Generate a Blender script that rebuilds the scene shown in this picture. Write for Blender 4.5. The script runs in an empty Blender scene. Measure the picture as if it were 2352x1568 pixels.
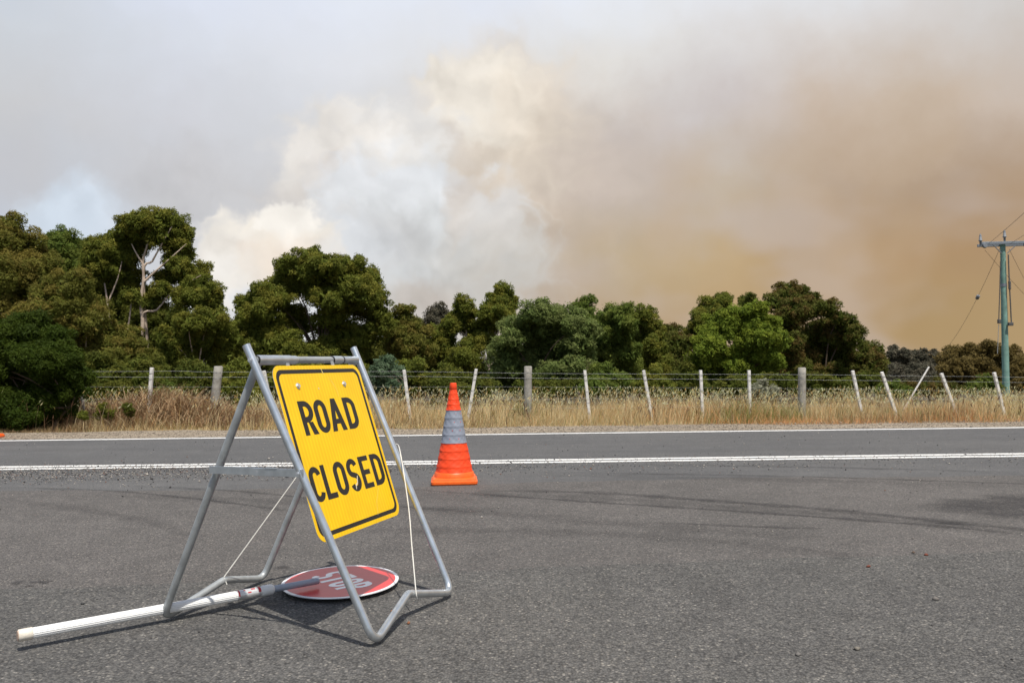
import bpy, bmesh, math, random, zlib
import numpy as np
from mathutils import Vector, Matrix

SC = bpy.context.scene
COL = SC.collection
rng = np.random.default_rng(7)
random.seed(7)

# ------------------------------------------------------------------ camera
CAM_H, PITCH, ROLL, FPX = 0.9, 0.025, -0.013, 1955.0      # FPX: focal length for a 2352 px wide frame
cp, sp = math.cos(PITCH), math.sin(PITCH)
FW = np.array([0, cp, sp]); UP0 = np.array([0, -sp, cp]); RT0 = np.array([1.0, 0, 0])
cr, sr = math.cos(ROLL), math.sin(ROLL)
RT = cr*RT0 + sr*UP0
UP = cr*UP0 - sr*RT0
CAM = np.array([0, 0, CAM_H])
cam_d = bpy.data.cameras.new('camera')
cam = bpy.data.objects.new('camera', cam_d); COL.objects.link(cam)
cam_d.sensor_width = 36.0; cam_d.lens = 36.0*FPX/2352
cam_d.clip_start = 0.05; cam_d.clip_end = 6000
cam_d.dof.use_dof = True; cam_d.dof.focus_distance = 4.2; cam_d.dof.aperture_fstop = 9.0
M = Matrix.Identity(4)
for i in range(3):
    M[i][0], M[i][1], M[i][2], M[i][3] = RT[i], UP[i], -FW[i], CAM[i]
cam.matrix_world = M
SC.camera = cam
SUN = np.array([0.187, -0.397, 0.900]); SUN /= np.linalg.norm(SUN)

def sight(x, y): return FW + RT*(x-1176)/FPX - UP*(y-784)/FPX
def on_z(x, y, z=0.0):
    r = sight(x, y); return CAM + r*(z-CAM_H)/r[2]
def at(x, y, Y):
    r = sight(x, y); return CAM + r*Y/r[1]
def lin(r, g, b):
    f = lambda c: (c/255/12.92) if c/255 <= 0.04045 else ((c/255+0.055)/1.055)**2.4
    return (f(r), f(g), f(b), 1)

# ------------------------------------------------------------------ node helper
class NT:
    def __init__(s, tree): s.t = tree; s.n = tree.nodes; s.l = tree.links
    def new(s, typ, **kw):
        nd = s.n.new(typ)
        for k, v in kw.items():
            if k == 'ins':
                for a, b in v.items(): s.set(nd, a, b)
            else: setattr(nd, k, v)
        return nd
    def set(s, nd, key, val):
        sock = nd.inputs[key]
        if isinstance(val, bpy.types.NodeSocket): s.l.new(val, sock)
        elif isinstance(val, bpy.types.Node): s.l.new(val.outputs[0], sock)
        else: sock.default_value = val
    def math(s, op, a, b=None, clamp=False):
        nd = s.new('ShaderNodeMath', operation=op, use_clamp=clamp); s.set(nd, 0, a)
        if b is not None: s.set(nd, 1, b)
        return nd.outputs[0]
    def mix(s, f, a, b, blend='MIX'):
        nd = s.new('ShaderNodeMix', data_type='RGBA', blend_type=blend)
        s.set(nd, 0, f); s.set(nd, 6, a); s.set(nd, 7, b); return nd.outputs[2]
    def noise(s, vec, scale, detail=4, rough=0.55, **kw):
        nd = s.new('ShaderNodeTexNoise', **kw)
        if vec is not None: s.set(nd, 'Vector', vec)
        s.set(nd, 'Scale', scale); s.set(nd, 'Detail', detail); s.set(nd, 'Roughness', rough); return nd
    def mapr(s, v, a, b, c=0.0, d=1.0, smooth=False):
        nd = s.new('ShaderNodeMapRange', interpolation_type='SMOOTHSTEP' if smooth else 'LINEAR')
        s.set(nd, 0, v); s.set(nd, 1, a); s.set(nd, 2, b); s.set(nd, 3, c); s.set(nd, 4, d); return nd.outputs[0]
    def ramp(s, v, stops):
        nd = s.new('ShaderNodeValToRGB'); s.set(nd, 0, v)
        el = nd.color_ramp.elements
        while len(el) < len(stops): el.new(0.5)
        for e, (p, c) in zip(el, stops): e.position = p; e.color = c
        return nd.outputs[0]

# ------------------------------------------------------------------ world: summer sky behind drifting bushfire smoke
W = bpy.data.worlds.new('World'); SC.world = W; W.use_nodes = True
W.node_tree.nodes.clear()
w = NT(W.node_tree)
sky = w.new('ShaderNodeTexSky', sky_type='NISHITA', sun_disc=False)
sky.sun_elevation = math.asin(SUN[2]); sky.sun_rotation = math.atan2(SUN[0], SUN[1])
sky.air_density = 1.0; sky.dust_density = 1.5; sky.ozone_density = 1.0
SKY_STR = 0.10
tc = w.new('ShaderNodeTexCoord')
gen = tc.outputs['Generated']
warp = w.noise(gen, 5.0, 5, 0.55)
warp2 = w.noise(gen, 17.0, 4, 0.6)
def vm(op, a, b):
    nd = w.new('ShaderNodeVectorMath', operation=op); w.set(nd, 0, a); w.set(nd, 1, b); return nd.outputs[0]
off = vm('MULTIPLY', vm('SUBTRACT', warp.outputs['Color'], (0.5, 0.5, 0.5)), (0.11, 0.11, 0.11))
off2 = vm('MULTIPLY', vm('SUBTRACT', warp2.outputs['Color'], (0.5, 0.5, 0.5)), (0.05, 0.05, 0.05))
vec = vm('ADD', vm('ADD', gen, off), off2)
sx = w.new('ShaderNodeSeparateXYZ'); w.set(sx, 0, vec)
TH = w.math('ARCTAN2', sx.outputs[0], sx.outputs[1])
PH = w.math('ARCSINE', sx.outputs[2])
def ang(x, y):
    d = sight(x, y); d = d/np.linalg.norm(d)
    return math.atan2(d[0], d[1]), math.asin(d[2])
nish = w.mix(1.0, sky.outputs[0], (SKY_STR, SKY_STR, SKY_STR, 1), 'MULTIPLY')
# thin smoke veil over the whole northern half, thickest low down and to the right
XS = [0, 390, 780, 1176, 1400, 1650, 1900, 2100, 2352]
ROWS = [(0, [(203,213,226),(222,229,246),(228,233,243),(228,233,244),(232,236,244),(232,236,244),(230,235,242),(226,228,232),(218,220,222)]),
        (150, [(205,210,217),(217,222,232),(225,227,233),(228,228,227),(229,228,225),(222,220,220),(221,217,215),(214,209,206),(207,202,198)]),
        (300, [(203,205,209),(209,211,218),(215,217,221),(214,206,198),(205,198,195),(207,201,200),(203,188,175),(200,184,168),(200,185,172)]),
        (450, [(196,200,208),(203,204,208),(206,205,206),(196,184,170),(190,178,168),(196,182,165),(182,163,145),(176,155,134),(180,158,136)]),
        (600, [(196,207,222),(210,212,216),(214,216,218),(195,185,172),(188,170,142),(192,167,130),(180,152,116),(176,146,110),(172,143,110)]),
        (770, [(205,215,228),(214,216,220),(210,208,206),(182,164,146),(180,154,120),(184,157,118),(181,152,112),(174,147,107),(178,152,112)])]
T0, T1 = ang(XS[0], 400)[0], ang(XS[-1], 400)[0]
tn = w.mapr(TH, T0, T1, 0.0, 1.0)
smk = None; plast = None
for (y, cs) in ROWS:
    r = w.ramp(tn, [((ang(x, 400)[0]-T0)/(T1-T0), lin(*c)) for x, c in zip(XS, cs)])
    ph_ = ang(1176, y)[1]
    smk = r if smk is None else w.mix(w.mapr(PH, plast, ph_, 0.0, 1.0), smk, r)
    plast = ph_
# the smoke thins out overhead and behind the viewer, where the blue sky shows
veil_f = w.math('MULTIPLY', w.mapr(w.math('ABSOLUTE', TH), 0.9, 2.3, 1.0, 0.10, True), w.mapr(PH, 0.42, 0.95, 1.0, 0.10, True))
colr = w.mix(veil_f, nish, smk)
# slow mottling: mauve-grey and tan drifts in the spent smoke
mot = w.noise(vm('MULTIPLY', gen, (1.0, 1.0, 1.7)), 4.5, 3, 0.55); mot2 = w.noise(vm('ADD', gen, (3.1, 1.7, 0.4)), 7.5, 2, 0.5)
low = w.math('MULTIPLY', w.mapr(TH, -0.15, 0.15, 0.25, 1.0, True), w.math('MULTIPLY', veil_f, w.mapr(PH, 0.20, 0.34, 1.0, 0.15, True)))
colr = w.mix(w.math('MULTIPLY', w.mapr(mot.outputs[0], 0.46, 0.66, 0.0, 0.50, True), low), colr, lin(196, 184, 178))
colr = w.mix(w.math('MULTIPLY', w.mapr(mot2.outputs[0], 0.50, 0.70, 0.0, 0.34, True), low), colr, lin(196, 172, 144))
bil = w.noise(vec, 15.0, 2, 0.5)
billow = w.math('SUBTRACT', w.math('MULTIPLY', w.math('ABSOLUTE', w.math('SUBTRACT', bil.outputs[0], 0.5)), 2.0), 0.16)
mask = None
def smoke(x, y, rx, ry, c, strength, soft=0.5, puff=1.1, tail=0.55):
    """one billow: centre, half size (in px of a 2352 px frame), colour, opacity, edge softness; it trails off below"""
    global colr, mask
    t0, p0 = ang(x, y)
    a = w.math('DIVIDE', w.math('SUBTRACT', TH, t0), rx/FPX)
    b = w.math('DIVIDE', w.math('SUBTRACT', PH, p0), ry/FPX)
    b = w.math('MAXIMUM', b, w.math('MULTIPLY', b, tail))
    d = w.math('SQRT', w.math('ADD', w.math('MULTIPLY', a, a), w.math('MULTIPLY', b, b)))
    if puff: d = w.math('ADD', d, w.math('MULTIPLY', billow, puff))
    f = w.math('MULTIPLY', w.mapr(d, 1.0-soft, 1.0+soft, 1.0, 0.0, True), strength)
    colr = w.mix(f, colr, lin(*c))
    mask = f if mask is None else w.math('MAXIMUM', mask, f)
smoke(1250, 330, 190, 170, (206, 192, 178), 0.5, 0.7, 0.5)
smoke(1140, 260, 150, 130, (226, 214, 199), 0.8, 0.6)
smoke(1100, 200, 112, 72, (240, 233, 222), 0.9, 0.34, 1.5)
smoke(1180, 245, 70, 60, (234, 221, 204), 0.5, 0.7)
smoke(900, 325, 140, 88, (222, 221, 220), 0.8, 0.36, 1.4)
smoke(940, 420, 130, 100, (224, 219, 211), 0.7, 0.55)
smoke(800, 360, 132, 100, (235, 230, 224), 0.92, 0.40, 1.5)
smoke(725, 400, 62, 52, (232, 228, 223), 0.75, 0.42, 1.5)
smoke(815, 410, 80, 42, (215, 201, 189), 0.6, 0.7)
smoke(770, 455, 120, 30, (204, 197, 191), 0.55, 0.7)
smoke(960, 470, 200, 115, (225, 228, 232), 0.93, 0.34, 1.5)
smoke(1000, 600, 220, 130, (211, 213, 213), 0.8, 0.55)
smoke(890, 545, 70, 36, (202, 201, 201), 0.55, 0.8)
smoke(1065, 425, 34, 55, (196, 177, 156), 0.5, 0.8)
smoke(1140, 480, 72, 64, (218, 214, 210), 0.8, 0.36, 1.4)
smoke(1120, 610, 110, 80, (204, 199, 191), 0.5, 0.7)
smoke(960, 690, 110, 36, (190, 176, 163), 0.6, 0.8)
smoke(150, 470, 80, 52, (212, 224, 237), 0.8, 0.5)
smoke(235, 530, 120, 55, (212, 223, 236), 0.75, 0.5)
smoke(420, 440, 130, 80, (197, 196, 198), 0.5, 0.8)
smoke(560, 640, 130, 100, (228, 229, 231), 0.9, 0.45)
smoke(720, 600, 150, 90, (222, 225, 229), 0.85, 0.5)
smoke(620, 560, 108, 64, (243, 236, 225), 0.95, 0.32, 1.4)
smoke(660, 512, 55, 38, (249, 244, 236), 0.95, 0.24, 1.5)
smoke(545, 590, 64, 44, (240, 235, 228), 0.8, 0.40, 1.4)
smoke(640, 580, 70, 26, (232, 213, 194), 0.5, 0.8)
# billow relief: sunlit heads and greyer shaded sides painted into the smoke colour
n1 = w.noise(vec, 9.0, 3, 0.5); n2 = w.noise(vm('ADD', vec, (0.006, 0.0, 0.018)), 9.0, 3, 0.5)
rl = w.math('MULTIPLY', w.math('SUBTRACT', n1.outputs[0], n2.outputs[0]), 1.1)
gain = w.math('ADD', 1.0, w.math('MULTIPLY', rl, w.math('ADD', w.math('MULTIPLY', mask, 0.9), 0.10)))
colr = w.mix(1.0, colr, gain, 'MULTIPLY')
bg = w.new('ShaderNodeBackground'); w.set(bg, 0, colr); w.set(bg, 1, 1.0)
W.cycles.sampling_method = 'MANUAL'; W.cycles.sample_map_resolution = 256
wo = w.new('ShaderNodeOutputWorld'); w.l.new(bg.outputs[0], wo.inputs[0])

# ------------------------------------------------------------------ sun, exposure
sd = bpy.data.lights.new('sun', 'SUN'); sd.energy = 4.7; sd.angle = math.radians(0.55); sd.color = (1.0, 0.95, 0.87)
so = bpy.data.objects.new('sun', sd); COL.objects.link(so)
so.rotation_euler = Vector(SUN).to_track_quat('Z', 'Y').to_euler(); so.location = (3, -6, 14)
SC.view_settings.view_transform = 'Standard'; SC.view_settings.look = 'None'
SC.view_settings.exposure = 0.0; SC.view_settings.gamma = 1.0; SC.view_settings.use_curve_mapping = False
SC.cycles.max_bounces = 6; SC.cycles.diffuse_bounces = 2; SC.cycles.glossy_bounces = 3
SC.cycles.transmission_bounces = 4; SC.cycles.transparent_max_bounces = 6
SC.cycles.use_denoising = True

# ------------------------------------------------------------------ mesh helpers
def tag(o, label=None, cat=None, group=None, kind=None):
    if label: o['label'] = label
    if cat: o['category'] = cat
    if group: o['group'] = group
    if kind: o['kind'] = kind
    return o
def link(name, me, mat, parent=None, smooth=None):
    if mat is not None and len(me.materials) == 0: me.materials.append(mat)
    o = bpy.data.objects.new(name, me); COL.objects.link(o)
    if parent is not None: o.parent = parent
    return o
def empty(name, loc=(0, 0, 0), rz=0.0):
    o = bpy.data.objects.new(name, None); COL.objects.link(o)
    o.location = loc; o.rotation_euler = (0, 0, rz); o.empty_display_size = 0.1
    return o
def np_mesh(name, V, F, col=None, smooth=False):
    """V (n,3), F (m,k) index array with k = 3 or 4"""
    V = np.asarray(V, np.float32); F = np.asarray(F, np.int32)
    me = bpy.data.meshes.new(name)
    k = F.shape[1]
    me.vertices.add(len(V)); me.vertices.foreach_set('co', V.ravel())
    me.loops.add(F.size); me.loops.foreach_set('vertex_index', F.ravel())
    me.polygons.add(len(F)); me.polygons.foreach_set('loop_start', np.arange(0, F.size, k, dtype=np.int32))
    if smooth: me.polygons.foreach_set('use_smooth', np.ones(len(F), bool))
    me.update(calc_edges=True)
    if col is not None:
        a = me.attributes.new('tint', 'FLOAT_COLOR', 'POINT')
        c = np.ones((len(V), 4), np.float32); c[:, :3] = col
        a.data.foreach_set('color', c.ravel())
    return me
class MB:
    def __init__(s): s.v = []; s.f = []; s.sm = []
    def add(s, vs, fs, smooth=False):
        o = len(s.v); s.v += [tuple(map(float, p)) for p in vs]
        for f in fs: s.f.append(tuple(i+o for i in f)); s.sm.append(smooth)
    def box(s, c, size, rot=None, bev=0.0):
        bm = bmesh.new(); bmesh.ops.create_cube(bm, size=1.0)
        for v in bm.verts: v.co = Vector((v.co.x*size[0], v.co.y*size[1], v.co.z*size[2]))
        if bev: bmesh.ops.bevel(bm, geom=bm.edges[:], offset=bev, segments=2, affect='EDGES', profile=0.5)
        R = rot if rot is not None else Matrix.Identity(3)
        bm.verts.ensure_lookup_table(); bm.verts.index_update()
        s.add([R @ v.co + Vector(c) for v in bm.verts], [[v.index for v in f.verts] for f in bm.faces]); bm.free()
    def tube(s, pts, rad, n=12, caps=True, lobes=None):
        pts = [Vector(p) for p in pts]; m = len(pts)
        rad = [rad]*m if np.isscalar(rad) else list(rad)
        tans = []
        for i in range(m):
            a = pts[max(i-1, 0)]; b = pts[min(i+1, m-1)]
            tans.append((b-a).normalized())
        t = tans[0]; ref = Vector((0, 0, 1)) if abs(t.z) < 0.9 else Vector((1, 0, 0))
        u = t.cross(ref).normalized()
        vs = []
        for i in range(m):
            t = tans[i]; u = (u - t*u.dot(t)).normalized(); v2 = t.cross(u)
            for j in range(n):
                a = 2*math.pi*j/n; r = rad[i]*(1.0 if lobes is None else (1.0 + lobes*(1 if j % 2 else -1)))
                vs.append(pts[i] + u*math.cos(a)*r + v2*math.sin(a)*r)
        fs = [(i*n+j, i*n+(j+1) % n, (i+1)*n+(j+1) % n, (i+1)*n+j) for i in range(m-1) for j in range(n)]
        s.add(vs, fs, lobes is None)
        if caps:
            s.add(vs[:n], [tuple(reversed(range(n)))]); s.add(vs[-n:], [tuple(range(n))])
    def disc(s, c, nrm, r, h, n=16):
        nrm = Vector(nrm).normalized(); s.tube([Vector(c), Vector(c)+nrm*h], r, n)
    def build(s, name, mat, parent=None):
        me = bpy.data.meshes.new(name); me.from_pydata(s.v, [], s.f); me.update()
        me.polygons.foreach_set('use_smooth', np.array(s.sm, bool))
        return link(name, me, mat, parent)
def fillet(pts, radii, seg=8):
    pts = [Vector(p) for p in pts]; out = [pts[0]]
    for i in range(1, len(pts)-1):
        r = radii[i-1]; p = pts[i]; a = (pts[i-1]-p); b = (pts[i+1]-p)
        la, lb = a.length, b.length; a.normalize(); b.normalize()
        th = a.angle(b); d = min(r/math.tan(th/2), la*0.45, lb*0.45)
        p0, p1 = p+a*d, p+b*d
        for k in range(seg+1):
            t = k/seg; out.append(p0*(1-t)**2 + p*2*t*(1-t) + p1*t*t)
    out.append(pts[-1]); return out
def smooth_path(pts, n=6):
    pts = [Vector(p) for p in pts]; out = []
    for i in range(len(pts)-1):
        p0 = pts[max(i-1, 0)]; p1 = pts[i]; p2 = pts[i+1]; p3 = pts[min(i+2, len(pts)-1)]
        for k in range(n):
            t = k/n
            out.append(0.5*((2*p1)+(p2-p0)*t+(2*p0-5*p1+4*p2-p3)*t*t+(-p0+3*p1-3*p2+p3)*t**3))
    out.append(pts[-1]); return out

# ------------------------------------------------------------------ materials
def mat(name):
    m = bpy.data.materials.new(name); m.use_nodes = True
    n = NT(m.node_tree); b = n.n['Principled BSDF']; return m, n, b
def plain(name, c, rough=0.5, metal=0.0, spec=0.5, var=0.12, scale=30, bump=0.0):
    m, n, b = mat(name)
    tcn = n.new('ShaderNodeTexCoord')
    nz = n.noise(tcn.outputs['Object'], scale, 5, 0.6)
    f = n.mapr(nz.outputs[0], 0.3, 0.7, 1-var, 1+var)
    cc = n.mix(1.0, (*c[:3], 1), f, 'MULTIPLY'); n.set(b, 'Base Color', cc)
    b.inputs['Roughness'].default_value = rough; b.inputs['Metallic'].default_value = metal
    b.inputs['Specular IOR Level'].default_value = spec
    if bump:
        bp = n.new('ShaderNodeBump'); n.set(bp, 'Height', nz.outputs[0]); bp.inputs['Distance'].default_value = bump; bp.inputs['Strength'].default_value = 1.0
        n.set(b, 'Normal', bp.outputs[0])
    return m
def asphalt(name, base, tone, stone=260.0, contrast=1.0, bump=0.004, patch=0.12, streak=0.0):
    """bituminous seal: stone chips in binder, with broad wear patches and fine dust"""
    m, n, b = mat(name)
    tcn = n.new('ShaderNodeTexCoord'); P = tcn.outputs['Object']
    vo = n.new('ShaderNodeTexVoronoi', feature='F1'); n.set(vo, 'Vector', P); n.set(vo, 'Scale', stone)
    sepc = n.new('ShaderNodeSeparateColor'); n.set(sepc, 0, vo.outputs['Color'])
    chip = n.ramp(sepc.outputs[0], [(0.0, (0.45, 0.45, 0.46, 1)), (0.35, (0.85, 0.84, 0.83, 1)), (0.75, (1.15, 1.12, 1.08, 1)), (0.93, (1.35, 1.3, 1.22, 1)), (1.0, (2.6, 2.45, 2.25, 1))])
    gap = n.mapr(vo.outputs['Distance'], 0.35, 0.85, 1.08, 0.38)
    fine = n.noise(P, stone*0.55, 3, 0.7)
    big = n.noise(P, 0.55, 5, 0.6); mid = n.noise(P, 4.5, 5, 0.65)
    col = n.mix(contrast*0.8, (1, 1, 1, 1), n.mix(1.0, chip, gap, 'MULTIPLY'))
    col = n.mix(1.0, col, n.mapr(fine.outputs[0], 0.3, 0.7, 0.78, 1.25), 'MULTIPLY')
    bc = n.mix(n.mapr(big.outputs[0], 0.35, 0.65, 0, 1, True), (*base, 1), (*tone, 1))
    bc = n.mix(1.0, bc, n.mapr(mid.outputs[0], 0.3, 0.7, 1-patch, 1+patch), 'MULTIPLY')
    if streak:
        mp = n.new('ShaderNodeMapping'); n.set(mp, 'Vector', P); mp.inputs['Scale'].default_value = (0.12, 3.2, 1)
        st = n.noise(mp.outputs[0], 1.0, 4, 0.6)
        bc = n.mix(1.0, bc, n.mapr(st.outputs[0], 0.3, 0.7, 1-streak, 1+streak), 'MULTIPLY')
    n.set(b, 'Base Color', n.mix(1.0, bc, col, 'MULTIPLY'))
    b.inputs['Roughness'].default_value = 0.82; b.inputs['Specular IOR Level'].default_value = 0.25
    hh = n.math('ADD', n.math('MULTIPLY', vo.outputs['Distance'], -1.0), n.math('MULTIPLY', fine.outputs[0], 0.6))
    bp = n.new('ShaderNodeBump'); n.set(bp, 'Height', hh); bp.inputs['Distance'].default_value = bump; bp.inputs['Strength'].default_value = 0.9
    n.set(b, 'Normal', bp.outputs[0])
    return m
def tinted(name, rough=0.6, trans=0.25, spec=0.25):
    m, n, b = mat(name)
    a = n.new('ShaderNodeAttribute', attribute_name='tint')
    n.set(b, 'Base Color', a.outputs['Color']); b.inputs['Roughness'].default_value = rough; b.inputs['Specular IOR Level'].default_value = spec
    if trans:
        tr = n.new('ShaderNodeBsdfTranslucent'); n.set(tr, 0, a.outputs['Color'])
        mx = n.new('ShaderNodeMixShader'); n.set(mx, 0, trans); n.l.new(b.outputs[0], mx.inputs[1]); n.l.new(tr.outputs[0], mx.inputs[2])
        n.l.new(mx.outputs[0], n.n['Material Output'].inputs[0])
    return m
MAT = {}
MAT['apron'] = asphalt('coarse_seal', (0.112, 0.110, 0.106), (0.130, 0.127, 0.121), 125, 1.0, 0.006)
MAT['junction'] = asphalt('worn_seal', (0.118, 0.112, 0.107), (0.136, 0.128, 0.122), 150, 0.95, 0.004, 0.10, 0.05)
MAT['road'] = asphalt('road_seal', (0.108, 0.108, 0.109), (0.122, 0.121, 0.120), 150, 0.6, 0.003, 0.08, 0.10)
MAT['shoulder'] = asphalt('shoulder_gravel', (0.30, 0.25, 0.19), (0.37, 0.31, 0.235), 70, 0.9, 0.012, 0.25)
MAT['galv'] = plain('galvanised_steel', (0.62, 0.66, 0.69), 0.33, 0.85, 0.5, 0.14, 22)
MAT['galv_worn'] = plain('scuffed_steel', (0.44, 0.46, 0.46), 0.5, 0.55, 0.4, 0.22, 18)
MAT['alu'] = plain('aluminium', (0.72, 0.74, 0.77), 0.35, 0.8, 0.5, 0.05, 30)
MAT['black'] = plain('black_print', (0.020, 0.019, 0.018), 0.45, 0, 0.4, 0.15, 60)
MAT['gap_shade'] = plain('gap_black', (0.02, 0.02, 0.02), 0.7)
MAT['cord'] = plain('white_cord', (0.72, 0.70, 0.64), 0.8)
MAT['white_paint'] = plain('white_enamel', (0.78, 0.78, 0.76), 0.35, 0, 0.5, 0.04, 60)
MAT['cap'] = plain('dirty_white_plastic', (0.72, 0.66, 0.56), 0.6, 0, 0.4, 0.14, 120)
MAT['cap_end'] = plain('scuffed_cap_face', (0.50, 0.36, 0.27), 0.8, 0, 0.3, 0.25, 160)
MAT['grey_tube'] = plain('blue_grey_tube', (0.36, 0.40, 0.47), 0.4, 0.1, 0.5, 0.05, 60)
MAT['silver_label'] = plain('silver_label', (0.75, 0.74, 0.73), 0.3, 0.5, 0.5, 0.06, 60)
MAT['red_print'] = plain('red_print', (0.45, 0.02, 0.025), 0.4)
MAT['sign_red'] = plain('sign_red', (0.66, 0.040, 0.038), 0.32, 0, 0.5, 0.05, 20)
MAT['sign_white'] = plain('sign_white', (0.86, 0.86, 0.87), 0.12, 0, 1.0, 0.03, 40)
MAT['cone_orange'] = plain('orange_fabric', (0.92, 0.075, 0.018), 0.55, 0, 0.3, 0.14, 16)
MAT['cone_base'] = plain('orange_plastic', (0.92, 0.135, 0.014), 0.4, 0, 0.5, 0.16, 24)
MAT['cone_grey'] = plain('reflective_fabric', (0.25, 0.275, 0.33), 0.5, 0.0, 0.5, 0.05, 12)
MAT['timber'] = plain('weathered_timber', (0.30, 0.285, 0.25), 0.85, 0, 0.2, 0.3, 14, 0.004)
MAT['post_white'] = plain('weathered_white_post', (0.72, 0.70, 0.66), 0.7, 0, 0.3, 0.2, 12)
MAT['wire'] = plain('fence_wire', (0.36, 0.37, 0.36), 0.6, 0.3)
MAT['green_pole'] = plain('treated_pole', (0.19, 0.32, 0.27), 0.85, 0, 0.2, 0.25, 3.0)
MAT['steel_dark'] = plain('grey_crossarm', (0.24, 0.27, 0.30), 0.5, 0.4, 0.5, 0.1)
MAT['porcelain'] = plain('grey_insulator', (0.22, 0.24, 0.26), 0.4)
MAT['cable'] = plain('dark_cable', (0.09, 0.085, 0.08), 0.6)
MAT['orange_sign'] = plain('orange_sheeting', (0.80, 0.30, 0.01), 0.4)
MAT['pale_bark'] = plain('pale_gum_bark', (0.52, 0.41, 0.32), 0.8, 0, 0.2, 0.35, 2.5)
MAT['bark'] = plain('brown_bark', (0.12, 0.09, 0.065), 0.9, 0, 0.15, 0.3, 5)
MAT['leaf'] = tinted('leaf', 0.65, 0.40, 0.10)
MAT['grass'] = tinted('grass_blade', 0.6, 0.30, 0.25)
MAT['stone'] = tinted('stone_chip', 0.8, 0.0, 0.3)

# painted line: worn white with grit showing through
m, n, b = mat('road_line_paint'); P = n.new('ShaderNodeTexCoord').outputs['Object']
nz = n.noise(P, 38, 5, 0.7); n2 = n.noise(P, 3, 4, 0.6)
f = n.mapr(n.math('ADD', nz.outputs[0], n.math('MULTIPLY', n2.outputs[0], 0.35)), 0.50, 0.62, 0.0, 1.0)
n.set(b, 'Base Color', n.mix(f, (0.20, 0.19, 0.18, 1), (0.74, 0.73, 0.70, 1))); b.inputs['Roughness'].default_value = 0.6
MAT['line'] = m
# retroreflective yellow with its faint upright ribs
m, n, b = mat('yellow_sheeting'); P = n.new('ShaderNodeTexCoord').outputs['Object']
wv = n.new('ShaderNodeTexWave', wave_type='BANDS', bands_direction='X', wave_profile='SIN'); n.set(wv, 'Vector', P); wv.inputs['Scale'].default_value = 16.5; wv.inputs['Distortion'].default_value = 0.6; wv.inputs['Detail'].default_value = 1.0
nz = n.noise(P, 6, 5, 0.6); sc = n.noise(P, 90, 3, 0.6)
c = n.mix(n.mapr(wv.outputs['Fac'], 0.35, 0.75, 0, 1), (0.90, 0.52, 0.004, 1), (0.90, 0.59, 0.008, 1))
c = n.mix(1.0, c, n.mapr(nz.outputs[0], 0.28, 0.6, 0.90, 1.03), 'MULTIPLY')
c = n.mix(n.mapr(sc.outputs[0], 0.76, 0.80, 0, 0.5), c, (0.85, 0.75, 0.45, 1))
n.set(b, 'Base Color', c); b.inputs['Roughness'].default_value = 0.32; b.inputs['Specular IOR Level'].default_value = 0.4
MAT['yellow'] = m
# tyre rubber film: dark where the tread dragged, clear in between
def rubber_mark(name, dens):
    m, n, b = mat(name); P = n.new('ShaderNodeTexCoord').outputs['Object']
    nz = n.noise(P, 5.0, 5, 0.7); n2 = n.noise(P, 70.0, 3, 0.7)
    fade = n.new('ShaderNodeAttribute', attribute_name='tint')
    f = n.math('MULTIPLY', n.mapr(nz.outputs[0], 0.3, 0.65, 0.25, 1.0), n.mapr(n2.outputs[0], 0.35, 0.6, 0.3, 1.0))
    b.inputs['Base Color'].default_value = (0.045, 0.042, 0.042, 1); b.inputs['Roughness'].default_value = 0.8
    tr = n.new('ShaderNodeBsdfTransparent'); mx = n.new('ShaderNodeMixShader')
    n.set(mx, 0, n.math('MULTIPLY', n.math('MULTIPLY', f, dens), fade.outputs['Fac'])); n.l.new(tr.outputs[0], mx.inputs[1]); n.l.new(b.outputs[0], mx.inputs[2])
    n.l.new(mx.outputs[0], n.n['Material Output'].inputs[0]); return m
MAT['tyre'] = rubber_mark('tyre_rubber', 0.75)
MAT['tyre_soft'] = rubber_mark('faint_tyre_rubber', 0.30)
MAT['stain'] = rubber_mark('oil_stain', 0.9)
MAT['darkpatch'] = rubber_mark('bitumen_patch', 0.85)
# verge soil
m, n, b = mat('verge_soil'); P = n.new('ShaderNodeTexCoord').outputs['Object']
nz = n.noise(P, 2.5, 6, 0.65); n2 = n.noise(P, 22, 5, 0.7)
c = n.ramp(nz.outputs[0], [(0.3, (0.10, 0.075, 0.04, 1)), (0.5, (0.20, 0.15, 0.075, 1)), (0.7, (0.26, 0.20, 0.10, 1))])
n.set(b, 'Base Color', n.mix(1.0, c, n.mapr(n2.outputs[0], 0.3, 0.7, 0.6, 1.3), 'MULTIPLY')); b.inputs['Roughness'].default_value = 0.95
bp = n.new('ShaderNodeBump'); n.set(bp, 'Height', n2.outputs[0]); bp.inputs['Distance'].default_value = 0.03; n.set(b, 'Normal', bp.outputs[0])
MAT['soil'] = m

# ------------------------------------------------------------------ terrain
def sstep(a, b, x):
    t = np.clip((x-a)/(b-a), 0, 1); return t*t*(3-2*t)
def fence_y(x): return 13.6 + (np.asarray(x, float)+8.5)*0.16
def ground_z(x, y):
    x = np.asarray(x, float); y = np.asarray(y, float)
    zf = -0.09 - 0.20*sstep(-8, 10, x)
    z = zf*sstep(11.6, 13.8, y)
    k = 0.012 + 0.016*sstep(-6, 12, x)
    z = z - k*np.clip(y-15.5, 0, 40)
    z = z + 0.03*np.sin(x*1.3+y*0.7)*sstep(12, 14, y) + 0.02*np.sin(x*3.1-y*1.9)*sstep(12, 14, y)
    return z - 0.012
gx = np.unique(np.r_[-3000, -1200, -500, -200, np.linspace(-90, 90, 61), np.linspace(-16, 18, 69), 200, 500, 1200, 3000])
gy = np.unique(np.r_[-3000, -600, -100, -20, np.linspace(-5, 10, 4), np.linspace(10.6, 30, 56), np.linspace(31, 100, 40), 150, 300, 700, 1500, 4000])
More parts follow.
